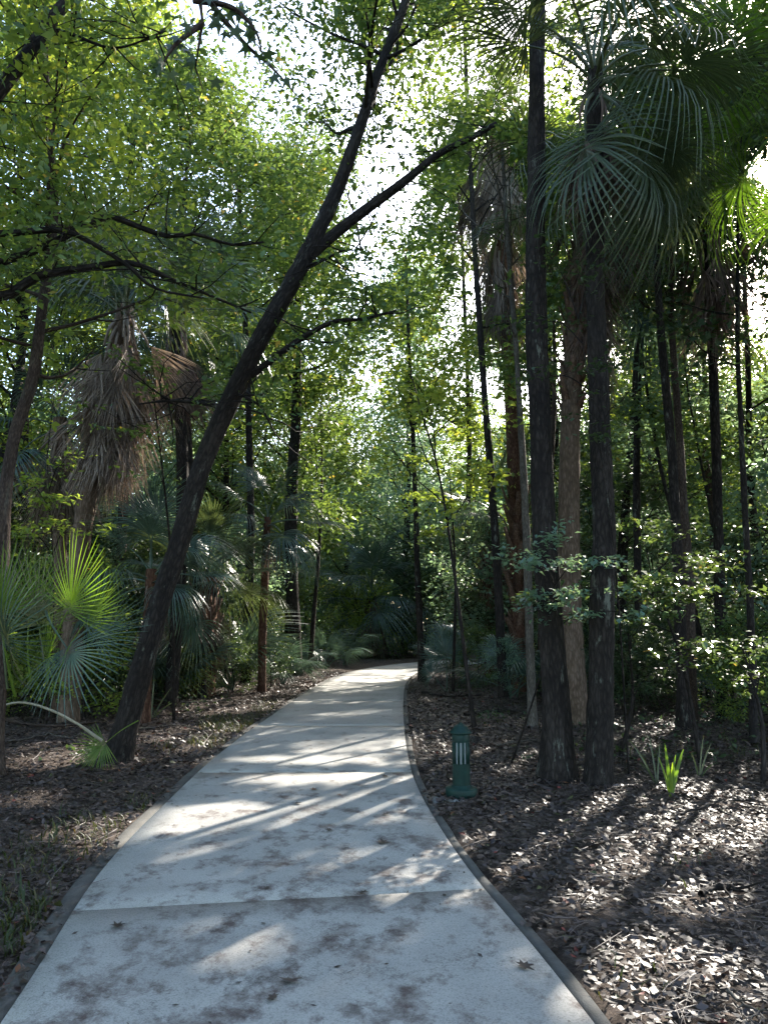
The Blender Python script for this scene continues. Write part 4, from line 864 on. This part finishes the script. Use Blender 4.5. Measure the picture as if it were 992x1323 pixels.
for i in range(95):
    for _ in range(30):
        Y = rng.uniform(13, 44) if i % 5 else rng.uniform(30, 48); a = rng.uniform(-.62, .62); x = a * Y
        if clear(x, Y, 1.0 + .03 * Y) and not (Y < 18 and -.25 < a < .3): break
    else: continue
    if x > 0 and carve(np.array([[x + dx, Y + dy, z] for z in (1.3, 2, 3, 4) for dx in (-1, 0, 1) for dy in (-.8, .8)]), False).mean() < .8: continue
    copy_tree(shr[i % 5], (x, Y, g1(x, Y) - .04), rng.uniform(0, 6.28), rng.uniform(.75, 1.5))
# undergrowth seedlings and small bushes nearer, right side
for (px, py, s) in [(820,925,.45),(850,915,.55),(905,905,.6),(945,935,.5),(985,940,.6),(760,900,.5),(790,915,.35),(655,905,.3),(705,900,.35),(975,905,.8),(930,890,.8),(880,890,.8),(830,885,.8),(240,905,.4),(300,898,.4),(350,890,.4),(135,900,.55),(40,905,.6),(10,925,.5),(620,885,.5),(650,880,.6),(580,880,.4),(680,880,.5)]:
    g = gp(px, py); k += 1
    copy_tree(shr[k % 5], (g[0], g[1], g1(*g) - .03), k * 1.7, s)

# the far wood that closes the view, one mass
def woods():
    rng = np.random.default_rng(9); n = 120000
    th = rng.uniform(-1.15, 1.15, n); r = rng.uniform(50, 66, n); x = r * np.sin(th); y = r * np.cos(th)
    hmax = 9 + 6.5 * vnoise(th * 14 + 30, r * .08, 3) + 3.5 * vnoise(th * 45 + 30, r * .1, 4); z = rng.uniform(0, 1, n) ** .85 * hmax
    g = vnoise(x * .35 + 99, z * .5 + y * .2 + 99, 8); k = (g > .27) | (z < 8); C = np.column_stack([x, y, z])[k]
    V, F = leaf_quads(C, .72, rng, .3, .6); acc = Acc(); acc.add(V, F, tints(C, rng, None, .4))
    tag(link('far_woods', acc.mesh('far_woods', M['leaf_far'])), 'mass of far haze-tinted woodland closing the view beyond the path', 'woods', kind='stuff')
woods()

# ================================================================== GROUND COVER
def scatter_xy(n, rng, ymin, ymax, amin, amax, power=1.0):
    y = ymin + (ymax - ymin) * rng.uniform(0, 1, n) ** power; a = rng.uniform(amin, amax, n); return a * (y + .9), y
def litter():
    rng = np.random.default_rng(12); n = 210000
    x, y = scatter_xy(n, rng, 1.6, 26, -.72, .78, 1.15)
    d = path_dist(x, y); cov = vnoise(x * 1.6 + 70, y * 1.6 + 70, 51); keep = (d > np.where(cov > .44, .0, .10) + rng.exponential(.045, n) * (rng.uniform(size=n) < .85)) & (rng.uniform(size=n) < .45 + 1.1 * vnoise(x * 1.1 + 30, y * 1.1 + 30, 52)) 
    # thin litter on the greener left verge close to the kerb
    x, y, d = x[keep], y[keep], d[keep]; n = len(x); z = np.where(d < .14, np.maximum(gh(x, y), .012), gh(x, y))
    s = rng.uniform(.026, .068, n) * np.clip(.62 + .05 * y, 0, 1) * (1 + .02 * np.maximum(0, y - 6)); a = rng.uniform(0, 6.28, n)
    tilt = np.clip(rng.normal(size=n) * .28, -.7, .7); ax = np.column_stack([np.cos(a) * np.cos(tilt), np.sin(a) * np.cos(tilt), np.sin(tilt)])
    nn = unit(rng.normal(size=(n, 3)) * .30 + [0, 0, 1]); b = unit(np.cross(ax, nn)); up = np.cross(b, ax)
    C = np.column_stack([x, y, z + .008 + rng.uniform(0, .022, n)]); L = s[:, None]; W = L * np.where(rng.uniform(size=n) < .16, rng.uniform(.05, .12, n), rng.uniform(.38, .85, n))[:, None]; cu = L * rng.uniform(-.06, .30, n)[:, None]; cr = W * rng.uniform(-.1, .45, n)[:, None]
    V = np.stack([C - ax * L * .55 + up * cu - b * W * .08, C - ax * L * .55 + up * cu + b * W * .08, C + b * W * .5 + up * cr, C + ax * L * .55 + up * cu * .8 + b * W * .1, C + ax * L * .55 + up * cu * .8 - b * W * .1, C - b * W * .5 + up * cr], 1)
    V = V[:, [0, 1, 2, 3, 4, 5]]; i = np.arange(n)[:, None] * 6
    F = np.stack([i + np.array([[0, 1, 2, 5]]), i + np.array([[5, 2, 3, 4]])], 1).reshape(-1, 4)
    t = rng.beta(1.7, 2.6, n) * .96; q = rng.uniform(size=n); t = np.where(q < .008, .976, t); t = np.where((q > .008) & (q < .014), .985, t); t = np.where(q > .985, 1.0, t)
    tag(link('leaf_litter', mesh_np('leaf_litter', V.reshape(-1, 3), F, M['litter'], np.repeat(t, 2))), 'brown and grey dead leaves carpeting the ground both sides of the path', 'leaf litter', kind='stuff')
litter()
def twigs():
    rng = np.random.default_rng(13); n = 9000; x, y = scatter_xy(n, rng, 1.8, 20, -.7, .75, 1.1); k = path_dist(x, y) > .16; x, y = x[k], y[k]; n = len(x); L = (rng.exponential(.06, n) + .03)[:, None]
    a = rng.uniform(0, 6.28, n); t = rng.normal(size=n) * .12; ax = np.column_stack([np.cos(a), np.sin(a), t]); b = np.column_stack([-np.sin(a), np.cos(a), t * 0]); C = np.column_stack([x, y, gh(x, y) + .03]); w = rng.uniform(.0012, .0035, n)[:, None]
    bend = rng.normal(size=(n, 1)) * L * .25; up = np.array([0, 0, 1.])
    V = np.stack([C - ax * L - b * w, C - ax * L + b * w, C + b * (w + bend), C + b * (bend - w), C + ax * L + b * w * .4, C + ax * L - b * w * .4, C - ax * L + up * w, C + b * bend + up * w * 1.5, C + ax * L + up * w * .5], 1)
    i = np.arange(n)[:, None] * 9; F = np.stack([i + np.array([[0, 3, 7, 6]]), i + np.array([[6, 7, 2, 1]]), i + np.array([[3, 5, 8, 7]]), i + np.array([[7, 8, 4, 2]])], 1).reshape(-1, 4)
    tag(link('twig_litter', mesh_np('twig_litter', V.reshape(-1, 3), F, M['litter'], np.repeat(rng.uniform(.1, .9, n), 4))), 'fine broken twigs strewn through the dead leaves', 'twigs', kind='stuff')
twigs()
def crumbs():
    rng = np.random.default_rng(15); n = 900; t = rng.uniform(.05, .75, n) ** 1.0; l, r = edge_at(t); u = rng.beta(.8, .8, n)[:, None]; P = l * (1 - u) + r * u
    C = np.column_stack([P, np.full(n, .0275)]); a = rng.uniform(0, 6.28, n); ax = np.column_stack([np.cos(a), np.sin(a), rng.normal(size=n) * .1]); b = np.column_stack([-np.sin(a), np.cos(a), rng.normal(size=n) * .15])
    L = rng.uniform(.004, .022, n)[:, None]; W = L * rng.uniform(.15, .6, n)[:, None]
    V = np.stack([C - ax * L, C + b * W, C + ax * L, C - b * W], 1); F = np.arange(n * 4).reshape(n, 4)
    tag(link('leaf_crumbs', mesh_np('leaf_crumbs', V.reshape(-1, 3), F, M['litter'], rng.uniform(0, .5, n))), 'tiny leaf crumbs and twigs scattered on the concrete path', 'leaf debris', kind='stuff')
crumbs()
def grass():
    rng = np.random.default_rng(18); C = []
    for (cx, cy, rx, ry, n) in [(300,935,48,13,3400),(270,960,28,8,900),(345,915,22,7,700),(120,1075,70,22,500),(60,1110,60,26,500),(20,1190,40,50,800),(60,1170,25,25,150),(190,1040,30,12,250),(345,925,14,6,120),(560,1075,14,10,50),(660,915,30,8,250),(560,875,18,4,150),(860,980,70,20,350),(930,960,60,20,400),(800,1270,60,30,50),(900,1130,60,30,50),(215,970,20,8,150)]:
        a = rng.uniform(0, 6.28, n); rr = np.sqrt(rng.uniform(0, 1, n)); 
        for k in range(n): 
            g = gp(cx + rx * rr[k] * math.cos(a[k]), cy + ry * rr[k] * math.sin(a[k])); C.append(g)
    C = np.array(C)[rng.uniform(size=len(C)) < .3]; C = C[path_dist(C[:, 0], C[:, 1]) > .13]; n = len(C); z = gh(C[:, 0], C[:, 1]); h = rng.uniform(.025, .11, n) * (1 + .6 * (rng.uniform(size=n) < .1)); a = rng.uniform(0, 6.28, n)
    d = np.column_stack([np.cos(a), np.sin(a), np.zeros(n)]); s = np.column_stack([-np.sin(a), np.cos(a), np.zeros(n)]); w = rng.uniform(.0025, .006, n)[:, None]; B = np.column_stack([C, z]); up = np.array([0, 0, 1.]) * h[:, None]; ln = d * h[:, None]
    V = np.stack([B - s * w, B + s * w, B + ln * .25 + up * .6 + s * w, B + ln * .25 + up * .6 - s * w, B + ln * .8 + up * .95 + s * w * .2, B + ln * .8 + up * .95 - s * w * .2], 1)
    i = np.arange(n)[:, None] * 6; F = np.stack([i + np.array([[0, 1, 2, 3]]), i + np.array([[3, 2, 4, 5]])], 1).reshape(-1, 4)
    tag(link('grass', mesh_np('grass', V.reshape(-1, 3), F, M['grass'], np.repeat(np.clip(rng.normal(size=n) * .25 + .5, 0, 1), 2))), 'thin grass and weeds sprouting on the verges', 'grass', kind='stuff')
grass()
def cover():                                              # low ground plants under the trees
    rng = np.random.default_rng(19); n = 26000; x, y = scatter_xy(n, rng, 9, 40, -.7, .7); k = (path_dist(x, y) > 1.2) & (vnoise(x * .6 + 50, y * .6 + 50, 6) > .48); x, y = x[k], y[k]
    C = np.column_stack([x, y, gh(x, y) + rng.uniform(.02, .35, len(x)) * vnoise(x + 50, y + 50, 7)]); V, F = leaf_quads(C, .075, rng, .6, .5)
    tag(link('ground_cover', mesh_np('ground_cover', V, F, M['leaf_c'], tints(C, rng, None, .5))), 'low leafy ground plants under the trees on both sides', 'ground cover', kind='stuff')
cover()

# single fallen leaves on the path
def lobed(seed, s, col, curl=.25):
    rng = np.random.default_rng(seed); n = 14; V = [[0, 0, 0]]
    for k in range(n):
        a = 2 * PI * k / n; r = s * (1.0 if k % 2 == 0 else .5) * (1.25 if k == 0 else 1) * rng.uniform(.85, 1.1); V.append([r * math.cos(a), r * .8 * math.sin(a), curl * r * rng.uniform(.2, 1)])
    F = np.array([[0, k + 1, (k + 1) % n + 1] for k in range(n)]); return mesh_np('fallen_leaf', np.array(V), F, M['litter'], np.full(n, col))
LVS = [(405,1020,.045,.985,'orange-brown star leaf lying on the mid path'),(438,1027,.040,.985,'small orange leaf right of the star-shaped one on the path'),(384,1038,.06,.05,'curled dark leaf left of the orange leaves'),(498,1052,.045,.08,'dark leaf near the right kerb halfway up the path'),(497,1003,.05,.2,'brown leaf beside the bollard side of the path'),(495,1088,.06,.05,'dark pair of leaves near the right kerb'),(152,1196,.055,.25,'brown oak leaf close to the left kerb'),(376,1267,.055,.6,'pale curled leaf near the bottom of the path'),(352,1289,.04,.45,'small broken leaf at the bottom of the path'),(677,1248,.05,.08,'dark leaf by the right kerb at the bottom'),(280,1005,.035,.15,'little dark leaf near the left side of the path'),(345,1147,.03,.15,'tiny dark leaf in the middle of the path'),(470,1153,.04,.2,'brown leaf on the stained middle of the path'),(392,990,.03,.2,'tiny brown leaf far up the path'),(425,1072,.035,.3,'brown leaf on a sunny patch of the path'),(262,1068,.025,.2,'tiny leaf near the left edge of the sunny streak')]
for i, (px, py, s, c, lb) in enumerate(LVS):
    g = gp(px, py, .03); o = link('fallen_leaf', lobed(i, s, c)); o.location = (g[0], g[1], .03); o.rotation_euler = (.1, .1, i * 1.3); tag(o, lb, 'leaf', 'fallen leaves on the path')
# fallen sticks and logs
def stick(label, q, r, seed, mat='bark_grey', forks=3, name='fallen_branch', lift=.03):
    rng = np.random.default_rng(seed); P = np.array([[*gp(x, y), g1(*gp(x, y)) + lift + r * .6] for x, y in q]); a = Acc(); S = smooth_pts(P, 16); S[:, 2] += np.abs(rng.normal(size=16)) * .01
    tube(a, S, np.linspace(r, r * .45, 16), 7, .25, seed % 7)
    for k in range(forks):
        i = rng.integers(5, 15); B = branch_pts(S[i], unit(S[i] - S[i - 1]) + rng.normal(size=3) * [.8, .8, .15], rng.uniform(.15, .45), rng, 4, .05, .25); B[:, 2] = np.maximum(B[:, 2], S[i, 2] - .01); tube(a, B, np.linspace(r * .5, r * .15, 4), 5)
    c = S[0]; o = link(name, a.mesh(name, M[mat], c, True, False, True)); o.location = tuple(c); tag(o, label, 'branch', 'fallen branches'); return o
stick('grey fallen branch lying behind the foot of the leaning tree', [(170,905),(240,912),(300,908)], .03, 1)
stick('bare fallen branch across the litter left of the leaning tree', [(-5,935),(60,945),(120,940)], .035, 2, 'bark_brown')
stick('thin pale stick on the litter at the left edge', [(10,968),(60,958),(95,962)], .015, 3)
stick('dark fallen log deep in the shade on the left', [(150,895),(210,900),(280,893)], .07, 4, 'bark')
stick('small twiggy branch between the leaning tree and the verge grass', [(180,945),(230,940),(262,946)], .012, 5)
stick('short fallen branch at the foot of the slim kerbside trunk', [(545,897),(580,905),(620,901)], .03, 6, 'bark')
stick('pale stick on the ground behind the bollard light', [(640,968),(690,962),(735,968)], .012, 7)
stick('dark fallen branch behind the two black trunks', [(600,925),(650,918),(690,925)], .03, 8, 'bark')
stick('broken branch among the bright leaf litter at lower right', [(905,1165),(925,1155),(955,1162)], .02, 9, 'bark')
stick('thin stick in the bottom right corner', [(940,1290),(965,1310),(990,1318)], .008, 10)
stick('long thin stick in the shade right of the seedlings', [(880,1060),(940,1040),(990,1046)], .012, 11, 'bark')
stick('twig lying by the left kerb low down', [(60,1150),(85,1120),(100,1108)], .006, 12)
# low dark lump right behind the bollard
g = gp(611, 962); S = np.array([[g[0], g[1], -.05], [g[0], g[1], .04], [g[0] + .01, g[1], .11], [g[0] + .01, g[1], .13]]); a = Acc(); tube(a, S, [.12, .11, .095, .02], 14, .3, 4)
o = link('dark_lump', a.mesh('dark_lump', M['bark'], S[0], True, False, True)); o.location = tuple(S[0]); tag(o, 'low dark lump just behind the bollard light', 'stump')

# ================================================================== LIGHT, SKY, CAMERA
w = bpy.data.worlds.new('World'); scene.world = w; w.use_nodes = True; nt = w.node_tree; nt.nodes.clear()
sky = nt.nodes.new('ShaderNodeTexSky'); sky.sky_type = 'NISHITA'; sky.sun_disc = False; sky.sun_elevation = SUN_EL; sky.sun_rotation = SUN_AZ; sky.air_density = 1.2; sky.dust_density = 2.0; sky.ozone_density = 1.5
bg = nt.nodes.new('ShaderNodeBackground'); bg.inputs['Strength'].default_value = SKYS = 0.70
ou = nt.nodes.new('ShaderNodeOutputWorld'); nt.links.new(sky.outputs[0], bg.inputs['Color']); nt.links.new(bg.outputs[0], ou.inputs['Surface'])
L = bpy.data.lights.new('sun', 'SUN'); L.energy = 19; L.angle = math.radians(.55); L.color = (1, .93, .82)
so = bpy.data.objects.new('sun', L); COL.objects.link(so); so.rotation_euler = Vector([float(v) for v in SUN]).to_track_quat('Z', 'Y').to_euler(); so.location = (10, 15, 20)
cam = bpy.data.cameras.new('camera'); co = bpy.data.objects.new('camera', cam); COL.objects.link(co); scene.camera = co
cam.sensor_fit = 'VERTICAL'; cam.sensor_height = 36; cam.lens = 36 * 994 / 1323; cam.clip_end = 2000; cam.clip_start = .05
co.location = (0, 0, CAMH); co.rotation_euler = (PI / 2 + PITCH, 0, 0)
scene.view_settings.view_transform = 'Standard'; scene.view_settings.look = 'None'; scene.view_settings.exposure = 0
c = scene.cycles; c.max_bounces = 5; c.diffuse_bounces = 3; c.transmission_bounces = 4; c.glossy_bounces = 2; c.caustics_reflective = False; c.caustics_refractive = False
c.use_adaptive_sampling = True; c.adaptive_threshold = .04; c.use_denoising = True; c.sample_clamp_indirect = 6
print('LEAFQUADS', sum(len(m.polygons) for m in bpy.data.meshes), 'OBJ', len(bpy.data.objects))
